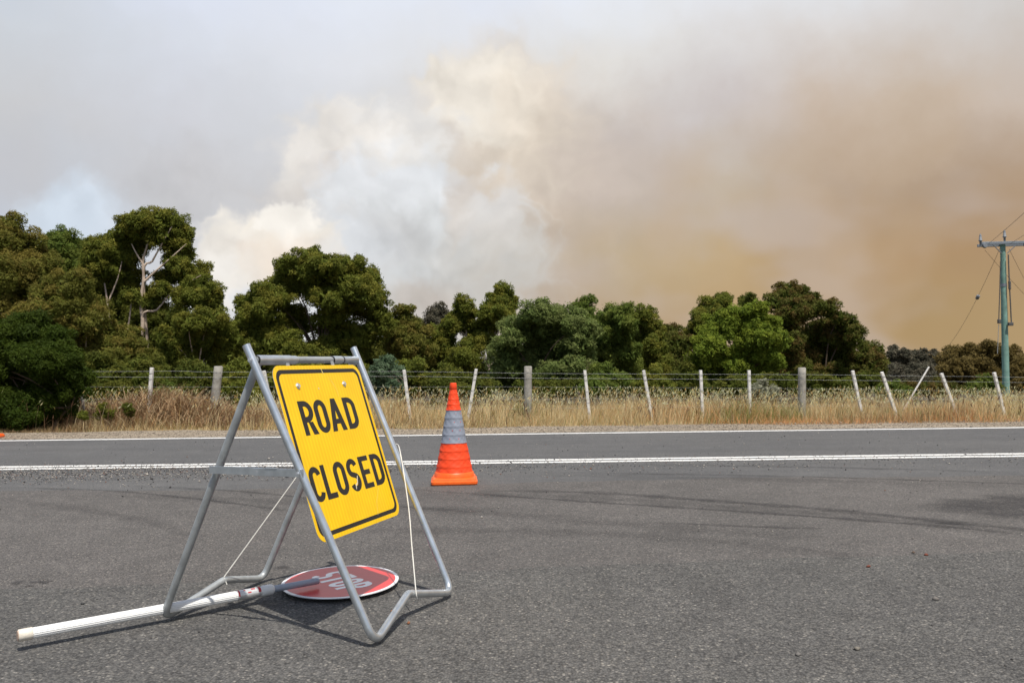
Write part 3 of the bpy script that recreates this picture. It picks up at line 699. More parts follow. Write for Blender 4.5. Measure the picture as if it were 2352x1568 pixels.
# ------------------------------------------------------------------ traffic cone (collapsible)
def make_cone(loc, rz, label):
    t = tag(empty('traffic_cone', loc, rz), label, 'traffic cone', 'orange collapsible traffic cones')
    mb = MB()
    b_ = 0.172
    def ring(h, s_, r, z, mbx):
        return [(x, y, z) for x, y in rounded(2*s_, 2*s_, r, 5)]
    rings = [ring(0, b_-0.006, 0.028, 0.002, mb), ring(0, b_, 0.030, 0.010, mb), ring(0, b_, 0.030, 0.026, mb), ring(0, b_-0.008, 0.028, 0.031, mb), ring(0, b_-0.012, 0.03, 0.044, mb), ring(0, b_-0.018, 0.03, 0.048, mb)]
    n_ = len(rings[0]); V = [p for r in rings for p in r]
    Fq = [(i*n_+j, i*n_+(j+1) % n_, (i+1)*n_+(j+1) % n_, (i+1)*n_+j) for i in range(len(rings)-1) for j in range(n_)]
    mb.add(V, Fq); mb.add(rings[0], [tuple(reversed(range(n_)))]); mb.add(rings[-1], [tuple(range(n_))])
    base = mb.build('base', MAT['cone_base'], t)
    mb = MB(); mb.tube([(0, 0, 0.046), (0, 0, 0.080), (0, 0, 0.085)], [0.150, 0.1465, 0.141], 48); mb.build('base_collar', MAT['cone_base'], t)
    # fabric: a coil spring makes tiers; cloth sags and creases between the coils
    prof = [(0.066, 0.1425), (0.300, 0.097), (0.545, 0.0555), (0.705, 0.0255), (0.75, 0.0235)]
    def rad(z): return float(np.interp(z, [p[0] for p in prof], [p[1] for p in prof]))
    def sleeve(name, z0, z1, tiers, material, seed, close=False):
        nz, ns = tiers*9, 96; V = []; r_ = random.Random(seed); ph = [r_.uniform(0, 6.28) for _ in range(6)]
        for i in range(nz+1):
            z = z0+(z1-z0)*i/nz; tt = (i/nz*tiers) % 1.0; k = int(i/nz*tiers-1e-6)
            step = 0.0026*(1-tt) - 0.0016*math.sin(math.pi*tt)
            for j in range(ns):
                a = 2*math.pi*j/ns
                cre = 0.0011*math.sin(9*a+tt*5+k*2.1+ph[0])*math.sin(math.pi*tt)+0.0008*math.sin(17*a-tt*9+k*1.3+ph[1])*math.sin(math.pi*tt)**0.5+0.0008*math.sin(4*a+k+ph[2])
                rr = rad(z)+(step+cre)*min(1.0, rad(z)/0.06)
                V.append((rr*math.cos(a), rr*math.sin(a), z+0.002*math.sin(2*a+k*1.7+ph[3])*(0 if i in (0, nz) else 1)))
        Fq = [(i*ns+j, i*ns+(j+1) % ns, (i+1)*ns+(j+1) % ns, (i+1)*ns+j) for i in range(nz) for j in range(ns)]
        mb = MB(); mb.add(V, Fq, True)
        if close: mb.add(V[-ns:], [tuple(range(ns))])
        o = mb.build(name, material, t)
        for q in range(tiers):
            z = z0+(z1-z0)*(q+0.55)/tiers
            for a in (-1.9, -1.15):
                mb = MB(); d = Vector((math.cos(a+0.2*q), math.sin(a+0.2*q), 0)); mb.disc(d*(rad(z)-0.001)+Vector((0, 0, z)), d, 0.0032, 0.0025, 8); mb.build('rivet', MAT['cone_orange'], o)
        return o
    sleeve('lower_sleeve', 0.066, 0.302, 4, MAT['cone_orange'], 3)
    sleeve('reflective_collar', 0.300, 0.547, 4, MAT['cone_grey'], 5)
    sleeve('upper_sleeve', 0.545, 0.708, 4, MAT['cone_orange'], 8)
    mb = MB(); mb.tube([(0, 0, 0.700), (0, 0, 0.703), (0, 0, 0.746), (0, 0, 0.750)], [0.0262, 0.0285, 0.0245, 0.0225], 32); mb.build('cap', MAT['cone_orange'], t)
    return t
cpos = on_z(1043.5, 1107, 0.005)
make_cone((cpos[0], cpos[1], 0.004), math.radians(4), 'orange collapsible traffic cone with a wide grey reflective band on the asphalt')
c2 = on_z(0, 1008)
make_cone((c2[0]-0.31, c2[1]+0.22, -0.003), math.radians(12), 'red orange base corner of a cone at the left picture edge')

# ------------------------------------------------------------------ wire fence
def fence_point(x, y):
    Yf = 15.0
    for _ in range(6): p = at(x, y, Yf); Yf = float(fence_y(p[0]))
    return Vector(at(x, y, Yf))
fence = tag(empty('wire_fence', tuple(fence_point(1213, 950))), 'post and wire fence along the grassy verge in front of the trees', 'fence')
FO = fence.location
def post(kind, x0, y0, x1, y1):
    a = fence_point(x0, y0); c = at(x1, y1, a.y+0.0); c = Vector(c)
    d = (c-a).normalized(); gz = float(ground_z(c.x, c.y)); ln = max((a.z-gz+0.25)/max(-d.z, 0.3), 0.6)
    e = a+d*ln; mb = MB()
    a_, e_ = a-FO, e-FO
    if kind == 'timber':
        n_ = 6; r = 0.068
        pts = [e_.lerp(a_, i/n_) for i in range(n_+1)]; mb.tube(pts+[a_+Vector((0, 0, 0.012))], [r*(1.05+0.03*math.sin(i*2.1)) for i in range(n_+1)]+[r*0.8], 10)
        o = mb.build('timber_post', MAT['timber'], fence)
    else:
        q = d.to_track_quat('Z', 'Y').to_matrix()
        mb.box((a_+e_)/2, (0.062, 0.05, ln), q, 0.006)
        o = mb.build('white_post' if kind == 'white' else 'grey_post', MAT['post_white' if kind == 'white' else 'timber'], fence)
    for t in (0.10, 0.20, 0.42, 0.64, 0.85):
        p = a_+d*(ln-0.3)*t; mb = MB(); r = 0.074 if kind == 'timber' else 0.040
        mb.tube([p+Vector((0, 0, 0.004)), p-Vector((0, 0, 0.004))], r, 8, False); mb.build('wire_tie', MAT['wire'], o)
for k, *q in [('grey', 183, 858, 193, 975), ('white', 349, 844, 341, 960), ('timber', 502, 842, 492, 936), ('white', 606, 851, 622, 930), ('white', 928, 849, 943, 968),
              ('white', 1094, 847, 1077, 950), ('timber', 1213, 842, 1212, 950), ('white', 1343, 850, 1354, 955), ('white', 1478, 850, 1496, 953), ('white', 1609, 850, 1614, 955),
              ('white', 1720, 850, 1723, 957), ('timber', 1842, 845, 1842, 940), ('white', 1958, 851, 1977, 940), ('white', 2025, 854, 2060, 957), ('white', 2162, 857, 2198, 955), ('white', 2283, 855, 2304, 940)]:
    post(k, *q)
for wp in ([(-200, 851), (190, 853), (420, 852), (498, 854), (930, 853), (1213, 857), (1343, 858), (1842, 860), (2100, 863), (2352, 866), (2700, 872)],
           [(-200, 863), (190, 865), (498, 866), (930, 864), (1213, 868), (1842, 872), (2352, 878), (2700, 884)],
           [(-200, 888), (190, 888), (498, 888), (930, 888), (1213, 888), (1842, 892), (2352, 900), (2700, 905)],
           [(-200, 916), (190, 916), (498, 912), (930, 916), (1070, 914), (1213, 917), (1343, 914), (1480, 917), (1842, 914), (2352, 918), (2700, 925)],
           [(-200, 940), (190, 940), (930, 938), (1213, 938), (1842, 932), (2352, 936), (2700, 940)]):
    pts = [fence_point(*p)-FO+Vector((0, -0.05, 0)) for p in wp]
    mb = MB(); mb.tube(smooth_path(pts, 6), 0.0022 if wp[0][1] < 880 else 0.0013, 5); mb.build('wire', MAT['wire'], fence)

# leaning steel stake beyond the fence
a = Vector(at(2134, 842, 18.6)); c = Vector(at(2095, 908, 18.6)); d = (c-a).normalized(); e = a+d*((a.z-float(ground_z(c.x, 18.6))+0.15)/-d.z)
mb = MB(); mb.tube([e, a], 0.019, 6); tag(mb.build('leaning_stake', MAT['post_white']), 'thin pale stake leaning to the right behind the fence', 'stake')

# ------------------------------------------------------------------ power pole
PY = 40.0
ptop = Vector(at(2303, 556, PY)); pbot = Vector(at(2311, 905, PY)); gz = float(ground_z(pbot.x, PY))-0.3
pole_t = tag(empty('power_pole', (pbot.x, pbot.y, gz)), 'green treated timber power pole with a steel cross arm behind the fence at right', 'power pole')
PO = pole_t.location
ptop_l = ptop-PO
mb = MB(); ns_ = 14
mb.tube([Vector((0, 0, 0)).lerp(ptop_l, i/ns_) for i in range(ns_+1)], [0.165-0.05*i/ns_+0.003*math.sin(i*1.9) for i in range(ns_+1)], 16); pole = mb.build('pole', MAT['green_pole'], pole_t)
arm_z = ptop_l.z-0.12; axv = Vector((1.0, -0.10, 0)).normalized(); fwd = Vector((0.10, 1.0, 0)).normalized()
R_ = Matrix((axv, fwd, Vector((0, 0, 1)))).transposed()
for off_, dz, mt in ((-0.20, 0.06, 'steel_dark'), (0.20, 0.0, 'steel_dark')):
    mb = MB(); mb.box(ptop_l+fwd*off_+Vector((0, 0, -0.12+dz)), (2.1, 0.11, 0.13), R_, 0.008); mb.build('cross_arm', MAT[mt], pole_t)
for sx_ in (-0.92, 0.92):
    mb = MB(); p = ptop_l+axv*sx_+Vector((0, 0, -0.17)); mb.tube([p-fwd*0.36, p-fwd*0.25, p-fwd*0.20], [0.10, 0.13, 0.06], 14); mb.build('strain_insulator', MAT['porcelain'], pole_t)
for sx_, dz in ((-1.08, 0.0), (0.0, 0.15), (1.08, 0.0)):
    p = ptop_l+axv*sx_-fwd*0.2+Vector((0, 0, -0.06+dz)); mb = MB()
    mb.tube([p+Vector((0, 0, z)) for z in (-0.14, 0.10, 0.11, 0.16, 0.17, 0.22, 0.23, 0.28, 0.29, 0.34, 0.40, 0.46)], [0.045, 0.05, 0.085, 0.085, 0.05, 0.08, 0.045, 0.075, 0.04, 0.06, 0.035, 0.02], 12)
    mb.build('insulator', MAT['porcelain'], pole_t)
for s in (-1, 1):
    mb = MB(); mb.tube([ptop_l+axv*s*0.55-fwd*0.24+Vector((0, 0, -0.13)), ptop_l+axv*s*0.12-fwd*0.14+Vector((0, 0, -0.55))], 0.022, 6); mb.build('arm_brace', MAT['steel_dark'], pole_t)
def poleat(px, py, dy=-0.25): return Vector(at(px, py, PY+dy))-PO
mb = MB(); mb.tube(smooth_path([poleat(2316, 585), poleat(2318, 640), poleat(2321, 700), poleat(2323, 742)], 4), 0.028, 6); mb.build('down_cable', MAT['cable'], pole_t)
mb = MB(); mb.tube([poleat(2298, 600), poleat(2296, 680), poleat(2294, 735)], 0.022, 6); mb.build('down_cable', MAT['cable'], pole_t)
mb = MB(); mb.tube([poleat(2294, 745), poleat(2292, 790), poleat(2291, 812)], 0.014, 6); mb.build('down_cable', MAT['wire'], pole_t)
for (x, y, s3) in ((2295, 738, (0.13, 0.13, 0.20)), (2321, 744, (0.22, 0.15, 0.16)), (2319, 655, (0.09, 0.10, 0.40))):
    mb = MB(); mb.box(poleat(x, y), s3, None, 0.02); mb.build('cable_box', MAT['cable'], pole_t)
for zf in (0.72,):
    mb = MB(); mb.tube([ptop_l*zf, ptop_l*(zf+0.02)], 0.142, 16, False); mb.build('pole_band', MAT['steel_dark'], pole_t)

def overhead(px0, py0, Y0, px1, py1, Y1, sag, label, r=0.008, name='power_line'):
    a = Vector(at(px0, py0, Y0)); c = Vector(at(px1, py1, Y1)); n_ = 24
    mb = MB(); mb.tube([a.lerp(c, i/n_)-Vector((0, 0, 4*sag*(i/n_)*(1-i/n_))) for i in range(n_+1)], r, 5)
    return tag(mb.build(name, MAT['cable']), label, 'cable')
overhead(2268, 562, PY-0.4, 2500, 352, 22, 0.05, 'dark overhead wire rising right from the left end of the cross arm')
overhead(2320, 560, PY-0.4, 2560, 395, 22, 0.05, 'overhead wire leaving the cross arm right of the pole top')
overhead(2300, 562, PY-0.2, 2178, 795, 58, 0.4, 'thin stay wire slanting down left from the power pole top', 0.009, 'stay_wire')
overhead(2262, 574, PY+0.3, 2560, 850, 60, 0.6, 'faint far wire falling right behind the power pole', 0.008)
overhead(2318, 572, PY+0.3, 2480, 830, 60, 0.6, 'wire descending to the right edge beside the pole cross arm', 0.008)
a = Vector(at(2300, 562, PY-0.2)); c = Vector(at(2178, 795, 58)); p = a.lerp(c, 0.36)-Vector((0, 0, 4*0.4*0.36*0.64)); dd = (c-a).normalized()
mb = MB(); mb.tube([p-dd*0.22, p-dd*0.16, p, p+dd*0.16, p+dd*0.22], [0.03, 0.10, 0.085, 0.10, 0.03], 12); tag(mb.build('stay_insulator', MAT['porcelain']), 'pale insulator partway down the slanting stay wire', 'insulator')

# orange road sign just entering at the right edge
sg = Vector(at(2366, 889, 24)); gz = float(ground_z(sg.x, 24))
rs = tag(empty('road_sign', (sg.x, sg.y, gz)), 'orange sign cut off by the right picture edge beyond the fence', 'road sign')
mb = MB(); mb.tube([(0, 0, -0.2), (0, 0, sg.z-gz+0.1)], 0.03, 10); mb.build('post', MAT['galv_worn'], rs)
mb = MB(); mb.box((0, -0.04, sg.z-gz), (0.30, 0.004, 0.30), Matrix.Rotation(math.pi/4, 3, 'Y'), 0.001); mb.build('panel', MAT['orange_sign'], rs)

# ------------------------------------------------------------------ trees and shrubs
def unit(v): return v/np.maximum(np.linalg.norm(v, axis=-1, keepdims=True), 1e-9)
def rdir(n_): return unit(rng.normal(size=(n_, 3)))
def leaf_tris(C, N, length, width, droop=0.5):
    """one slim three-cornered leaf per centre"""
    n_ = len(C)
    d = rng.normal(size=(n_, 3)); d[:, 2] -= droop
    d = unit(d-N*np.sum(d*N, 1, keepdims=True)); s = np.cross(N, d)
    L_ = length[:, None]; w_ = width[:, None]
    V = np.empty((n_, 3, 3), np.float32)
    V[:, 0] = C-d*L_*0.4-s*w_*0.5; V[:, 1] = C-d*L_*0.4+s*w_*0.5; V[:, 2] = C+d*L_*0.6
    return V.reshape(-1, 3)
PAL = {                       # (leaf, new growth / alternate, share of alternate)
    'olive': ((0.134, 0.160, 0.026), (0.192, 0.184, 0.030), 0.35),
    'bronze': ((0.138, 0.150, 0.027), (0.200, 0.164, 0.036), 0.4),
    'green': ((0.112, 0.160, 0.030), (0.160, 0.190, 0.036), 0.4),
    'grey': ((0.142, 0.190, 0.052), (0.185, 0.220, 0.068), 0.4),
    'bright': ((0.152, 0.210, 0.026), (0.208, 0.250, 0.030), 0.5),
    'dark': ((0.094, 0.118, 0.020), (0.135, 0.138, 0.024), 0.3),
    'darkbrown': ((0.100, 0.124, 0.022), (0.150, 0.102, 0.030), 0.33),
    'brown': ((0.140, 0.102, 0.030), (0.175, 0.132, 0.044), 0.5),
    'acacia': ((0.036, 0.060, 0.007), (0.056, 0.082, 0.010), 0.4),
    'blue': ((0.100, 0.155, 0.085), (0.120, 0.170, 0.095), 0.4),
    'silver': ((0.30, 0.31, 0.21), (0.38, 0.37, 0.27), 0.4),
    'far': ((0.112, 0.108, 0.075), (0.140, 0.124, 0.086), 0.4),  # greyed leaf: haze over the distant trees put into the colour
}
def crown_mesh(name, lobes, pal, leaf=(0.12, 0.042), lai=2.2, sub=0.42, origin=(0, 0, 0), open_=0.0):
    """lobes: (centre xyz, radii xyz). Every lobe is broken into small tufts; leaves clothe the tufts."""
    Cs, Ns, Ls, Ws, Cl = [], [], [], [], []
    pc = PAL[pal]; A, B = np.array(pc[0]), np.array(pc[1])
    for c, r in lobes:
        c = np.array(c); r = np.array(r); rm = float(np.mean(r))
        nt = int(rng.integers(14, 19))
        td = rdir(nt*2); td = td[np.argsort(-(td[:, 2]*0.8-td[:, 1]*0.5+rng.normal(size=nt*2)*0.45))][:nt]
        tc_ = c+td*r*rng.uniform(0.55, 0.98, (nt, 1)); tr = rm*rng.uniform(sub*0.75, sub*1.25, nt)
        lt = rng.random()
        for k in range(nt):
            area = 4*math.pi*tr[k]**2*0.7; nl = int(lai*area/(leaf[0]*leaf[1]*0.5)*(1-open_)*(0.45 if td[k, 1] > 0.35 else 1.0))
            dd = rdir(nl); dd[:, 2] = np.where((dd[:, 2] < -0.1) & (rng.random(nl) < 0.42), -dd[:, 2], dd[:, 2])
            rad = tr[k]*(1.06-0.55*rng.random(nl)**1.7+np.abs(rng.normal(size=nl))*0.09+(rng.random(nl) < 0.10)*rng.uniform(0, 0.55, nl))
            P_ = tc_[k]+dd*rad[:, None]*np.array([1.0, 1.0, 0.95])
            nn = unit(dd*0.75+rdir(nl)*0.85+np.array([0, -0.1, 0.3]))
            mixv = np.clip((1 if rng.random() < pc[2] else 0)*0.7+0.25*lt+rng.normal(size=nl)*0.18+0.25*dd[:, 2], 0, 1)[:, None]
            colv = (A*(1-mixv)+B*mixv)*rng.uniform(0.72, 1.28, (nl, 1))*rng.uniform(0.88, 1.12)
            s_ = rng.uniform(0.7, 1.3, nl)
            Cs.append(P_); Ns.append(nn); Ls.append(leaf[0]*s_); Ws.append(leaf[1]*s_); Cl.append(colv)
        # larger sparse leaves inside the lobe keep it from being see-through
        ni = int((1-open_)*1.1*4*math.pi*rm**2/(leaf[0]*leaf[1]*4.5))
        dd = rdir(ni); P_ = c+dd*r*(0.72*rng.random((ni, 1))**0.5)
        Cs.append(P_); Ns.append(unit(dd+rdir(ni)*0.8)); Ls.append(np.full(ni, leaf[0]*2.4)); Ws.append(np.full(ni, leaf[1]*3.0)); Cl.append(A*rng.uniform(0.7, 1.1, (ni, 1)))
    C = np.concatenate(Cs)-np.array(origin); V = leaf_tris(C, np.concatenate(Ns), np.concatenate(Ls), np.concatenate(Ws))
    col = np.repeat(np.concatenate(Cl), 3, 0)
    F_ = np.arange(len(V)).reshape(-1, 3)
    return np_mesh(name, V, F_, col)
def limb(mb, pts, r0, r1, n=7):
    pts = smooth_path(pts, 4); m_ = len(pts)
    mb.tube(pts, [r0+(r1-r0)*i/(m_-1) for i in range(m_)], n)
def px_lobes(plobes, Y, depth=0.9, spread=0.5):
    out = []
    for (x, y, rx, ry) in plobes:
        yy = Y+random.uniform(-spread, spread)*2.0
        c = at(x, y, yy); k = yy/FPX; rr = (rx*k, depth*(rx+ry)/2*k, ry*k)
        out.append((c, rr))
    return out
def infill(lobes):
    """foliage between and behind the outer lobes, so that a crown is a mass and not separate pads"""
    out = []; C_ = [np.array(l[0]) for l in lobes]; seen = set()
    for i, l in enumerate(lobes):
        dd = sorted(range(len(lobes)), key=lambda j: np.linalg.norm((C_[j]-C_[i])*np.array([1, 0.3, 1])))
        for j in dd[1:4]:
            if (j, i) in seen or (i, j) in seen: continue
            seen.add((i, j)); r = 0.5*(np.array(l[1])+np.array(lobes[j][1]))
            gap = np.linalg.norm((C_[i]-C_[j])*np.array([1, 0, 1]))/(r[0]+r[2])
            if gap > 2.4: continue
            m_ = 0.5*(C_[i]+C_[j])+np.array([0, random.uniform(-0.8, 0.6), -0.15*r[2]])
            out.append((m_, tuple(0.85*r)))
    return out
def tree(name, label, cat, Y, plobes, pal, group=None, leaf=(0.112, 0.036), lai=1.12, sub=0.32, bark='bark', trunks=None, trunk_r=0.09, spread=0.5, open_=0.0, stems=1, crown_name='crown', base_px=None, fill=True, limbs=0.5):
    global rng
    random.seed(label); rng = np.random.default_rng(zlib.crc32(label.encode()))      # every plant keeps its own shape
    lobes = px_lobes(plobes, Y, spread=spread)
    lobes = [(c, tuple(1.12*q for q in r)) for c, r in lobes]
    if fill: lobes += infill(lobes)
    cx = float(np.mean([l[0][0] for l in lobes])) if base_px is None else float(at(base_px, 900, Y)[0])
    gz_ = float(ground_z(cx, Y))
    t = tag(empty(name, (cx, Y, gz_)), label, cat, group)
    O = np.array([cx, Y, gz_])
    o = link(crown_name, crown_mesh('crown', lobes, pal, leaf, lai, sub, O, open_), MAT['leaf'], t)
    mb = MB()
    if trunks:
        for pts, r0, r1 in trunks:
            P_ = [Vector(at(p[0], p[1], Y-0.75+(p[2] if len(p) > 2 else 0)))-Vector(O) for p in pts]
            if r0 > 0.05: P_ = [Vector((P_[0].x, 0, -0.1))]+P_
            limb(mb, P_, r0, r1)
    else:
        ztop = max(l[0][2] for l in lobes)-gz_; low = min(l[0][2] for l in lobes)-gz_
        for s in range(stems):
            bx = (s-(stems-1)/2)*0.35
            fork = Vector((bx*1.4+random.uniform(-.15, .15), random.uniform(-.1, .1), max(0.25*ztop, min(low*0.8, 0.5*ztop))))
            limb(mb, [Vector((bx, 0, -0.1)), Vector((bx*1.1, 0.03, fork.z*0.5)), fork], trunk_r, trunk_r*0.75)
            for l in lobes:
                if random.random() < limbs:
                    e = Vector(l[0])-Vector(O); md = fork.lerp(e, 0.5)+Vector((random.uniform(-.1, .1), random.uniform(-.1, .1), 0.12*abs(e.z-fork.z)))
                    limb(mb, [fork, md, e], trunk_r*0.36, 0.010, 6)
    mb.build('trunk', MAT[bark], t)
    return t
TG = 'gum trees and wattles behind the fence'
# back row first: tall gums at the left
tree('gum_tree', 'tall bronze green gum tree at the left picture edge', 'tree', 30, [(-30, 560, 62, 50), (12, 522, 40, 30), (50, 566, 44, 36), (92, 620, 44, 38), (28, 640, 62, 46), (-30, 650, 60, 50), (-10, 720, 62, 48), (60, 715, 60, 44), (110, 665, 36, 32), (5, 590, 45, 36)], 'bronze', TG, bark='pale_bark', trunk_r=0.14)
tree('gum_tree', 'gum tree with bright green top between the two tallest trees at left', 'tree', 37, [(150, 548, 34, 24), (118, 560, 28, 22), (176, 582, 28, 28), (140, 596, 42, 32), (110, 625, 36, 32), (185, 630, 34, 34)], 'green', TG, trunk_r=0.10)
tree('gum_tree', 'tallest gum tree with pale forked trunk, left of the sign stand', 'tree', 32,
     [(345, 506, 38, 22), (395, 514, 38, 28), (302, 522, 34, 24), (428, 545, 20, 26), (262, 562, 40, 27), (322, 548, 36, 22), (395, 566, 34, 20), (280, 602, 50, 30), (218, 580, 30, 25), (236, 640, 46, 30), (436, 588, 17, 17), (424, 636, 36, 24), (462, 628, 24, 28), (490, 682, 26, 30), (436, 690, 42, 25), (300, 668, 40, 22), (190, 690, 44, 34), (375, 640, 26, 18), (500, 715, 20, 25), (352, 700, 34, 20), (365, 530, 40, 26), (250, 600, 44, 30), (300, 560, 40, 26), (400, 610, 30, 20), (455, 660, 34, 28)], 'olive', TG, sub=0.33, bark='pale_bark', spread=0.35, base_px=325,
     trunks=[([(322, 860), (318, 800), (328, 745), (323, 695), (330, 640), (328, 600), (339, 560), (345, 515)], 0.10, 0.025),
             ([(329, 640), (350, 600), (372, 560), (395, 520)], 0.06, 0.015), ([(331, 610), (315, 585), (302, 560)], 0.045, 0.012), ([(328, 650), (355, 625), (395, 590), (428, 560)], 0.05, 0.012),
             ([(326, 735), (360, 712), (395, 670), (430, 640)], 0.055, 0.018), ([(395, 670), (430, 650), (462, 632)], 0.03, 0.012),
             ([(262, 850), (262, 790), (252, 740), (246, 690), (240, 650)], 0.09, 0.025), ([(252, 740), (240, 705), (210, 690)], 0.035, 0.012), ([(246, 700), (270, 640), (280, 600)], 0.035, 0.012),
             ([(275, 850), (285, 790), (296, 740), (302, 690)], 0.07, 0.02), ([(355, 850), (385, 808), (440, 770), (500, 738)], 0.05, 0.015), ([(385, 808), (410, 785), (425, 770)], 0.03, 0.01)])
tree('gum_tree', 'lower bronze gum filling the gap above the dark bush at left', 'tree', 28.5, [(160, 665, 52, 38), (112, 705, 54, 40), (205, 728, 48, 38), (150, 765, 60, 42), (245, 772, 44, 34), (210, 800, 50, 40), (90, 780, 50, 42), (60, 735, 46, 38), (250, 830, 40, 36), (300, 775, 30, 24), (335, 815, 34, 26)], 'bronze', TG, trunk_r=0.10, bark='pale_bark')
tree('gum_tree', 'olive gum leaning right below the tallest tree, behind the stand top', 'tree', 29, [(482, 738, 40, 30), (422, 748, 36, 24), (525, 785, 42, 34), (452, 808, 52, 36), (385, 800, 34, 28), (500, 835, 48, 36), (405, 850, 44, 34)], 'olive', TG, bark='pale_bark', trunk_r=0.09)
tree('gum_tree', 'large round crowned gum rising directly behind the yellow sign', 'tree', 31,
     [(690, 602, 36, 24), (724, 588, 26, 17), (656, 622, 28, 26), (745, 616, 36, 28), (700, 645, 46, 30), (815, 617, 30, 23), (792, 648, 38, 28), (848, 645, 34, 28), (868, 688, 27, 32), (604, 676, 38, 25), (562, 704, 28, 20), (640, 692, 38, 27), (758, 692, 46, 30), (820, 706, 42, 32), (882, 738, 28, 22), (590, 738, 46, 30), (680, 748, 50, 33), (770, 764, 50, 35), (850, 776, 40, 32), (620, 798, 50, 35), (545, 770, 34, 32), (720, 815, 52, 34), (790, 830, 46, 34), (725, 640, 46, 34), (775, 615, 28, 24), (650, 655, 40, 30), (820, 670, 40, 30), (730, 670, 46, 32)], 'olive', TG, trunk_r=0.11, bark='bark', spread=0.6, limbs=0.3)
tree('gum_tree', 'low brownish gum just right of the large crown behind the sign', 'tree', 33, [(930, 716, 24, 15), (912, 742, 30, 24), (950, 765, 36, 30), (905, 790, 38, 34), (960, 815, 40, 36)], 'bronze', TG, trunk_r=0.07)
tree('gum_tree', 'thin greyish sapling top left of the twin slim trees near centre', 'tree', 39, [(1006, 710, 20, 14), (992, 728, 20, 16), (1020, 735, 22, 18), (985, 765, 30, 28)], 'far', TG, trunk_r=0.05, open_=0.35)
tree('gum_tree', 'slim tree with round head and bare stem above the orange cone', 'tree', 35, [(1064, 702, 28, 20), (1050, 722, 20, 14), (1084, 722, 18, 14), (1044, 752, 36, 19), (1010, 775, 32, 24), (1000, 830, 42, 40)], 'olive', TG, bark='pale_bark', base_px=1068, trunks=[([(1068, 850), (1072, 800), (1070, 750), (1066, 712)], 0.06, 0.02), ([(1070, 770), (1050, 755), (1030, 755)], 0.03, 0.01)])
tree('gum_tree', 'slim tall tree with twin heads, highest right of the cone', 'tree', 34, [(1155, 676, 26, 22), (1130, 700, 24, 22), (1174, 700, 20, 20), (1150, 732, 34, 22), (1108, 742, 28, 20), (1090, 775, 32, 28), (1075, 830, 42, 38)], 'olive', TG, bark='pale_bark', trunk_r=0.07)
tree('wattle_tree', 'broad grey green domed wattle behind the timber post at centre', 'tree', 27, [(1230, 722, 50, 24), (1288, 735, 50, 28), (1182, 756, 38, 26), (1340, 768, 40, 27), (1250, 775, 58, 32), (1160, 808, 42, 30), (1320, 815, 50, 34), (1235, 838, 58, 34), (1150, 860, 42, 32), (1300, 870, 48, 28), (1200, 885, 48, 26)], 'grey', TG, trunk_r=0.06, stems=3, limbs=0.12)
tree('gum_tree', 'small leafy head poking above the domed wattle at centre', 'tree', 34, [(1346, 698, 21, 17), (1318, 710, 15, 12), (1338, 725, 26, 18), (1350, 750, 28, 22)], 'green', TG, trunk_r=0.05)
tree('wattle_tree', 'green wattle with rounded tufts right of the domed wattle', 'tree', 30, [(1405, 730, 38, 28), (1438, 714, 24, 16), (1425, 772, 38, 30), (1395, 820, 42, 34), (1440, 850, 44, 34), (1380, 770, 26, 24)], 'green', TG, trunk_r=0.08, stems=2)
tree('gum_tree', 'olive gum sloping down to the right, middle of the tree line', 'tree', 32, [(1474, 730, 30, 25), (1500, 765, 30, 26), (1468, 785, 38, 30), (1495, 835, 42, 36), (1455, 745, 24, 22)], 'olive', TG, trunk_r=0.08)
tree('gum_tree', 'lowest brown green tree left of the bright green one', 'tree', 33, [(1542, 762, 26, 18), (1558, 796, 34, 28), (1525, 800, 30, 30), (1540, 845, 42, 36)], 'darkbrown', TG, trunk_r=0.06)
tree('gum_tree', 'olive gum rising behind the bright green tree', 'tree', 35, [(1630, 706, 32, 22), (1664, 688, 24, 14), (1602, 742, 22, 24), (1650, 730, 36, 26), (1590, 790, 34, 34)], 'olive', TG, trunk_r=0.08)
tree('gum_tree', 'tiny crown poking up between the bright green and dark trees', 'tree', 42, [(1723, 684, 15, 12), (1704, 690, 11, 9), (1718, 705, 20, 14)], 'dark', TG, trunk_r=0.05)
tree('wattle_tree', 'bright yellow green bushy tree right of centre behind the fence', 'tree', 28, [(1690, 722, 34, 21), (1738, 712, 32, 19), (1640, 750, 32, 26), (1700, 762, 42, 27), (1764, 755, 26, 25), (1784, 795, 24, 23), (1622, 795, 34, 28), (1730, 802, 42, 29), (1660, 822, 42, 29), (1770, 838, 30, 24), (1600, 832, 27, 26), (1700, 852, 44, 28), (1640, 866, 40, 26)], 'bright', TG, trunk_r=0.10, stems=2)
tree('gum_tree', 'tall dark tree with rust brown patches sloping down to the right', 'tree', 31, [(1816, 665, 34, 17), (1868, 687, 19, 18), (1780, 700, 30, 22), (1845, 715, 38, 27), (1900, 710, 24, 23), (1920, 745, 26, 28), (1800, 752, 34, 33), (1868, 770, 42, 34), (1955, 742, 18, 18), (1962, 780, 28, 25), (1930, 822, 38, 32), (2000, 806, 24, 20), (2010, 846, 26, 28), (1850, 838, 46, 34), (1795, 820, 34, 34), (1960, 870, 44, 30), (1880, 880, 50, 28), (1825, 870, 40, 30), (1900, 830, 40, 30), (1845, 800, 40, 30)], 'darkbrown', TG, trunk_r=0.10, limbs=0.06)
tree('brown_bush', 'wide rust brown bush beyond the fence around the power pole foot', 'bush', 46, [(2200, 820, 40, 22), (2260, 806, 40, 20), (2312, 818, 32, 22), (2178, 850, 30, 22), (2240, 848, 44, 26), (2312, 858, 44, 26), (2356, 842, 28, 24), (2200, 882, 40, 20), (2270, 884, 44, 20), (2345, 884, 40, 20)], 'brown', TG, leaf=(0.15, 0.06), trunk_r=0.12, stems=3)
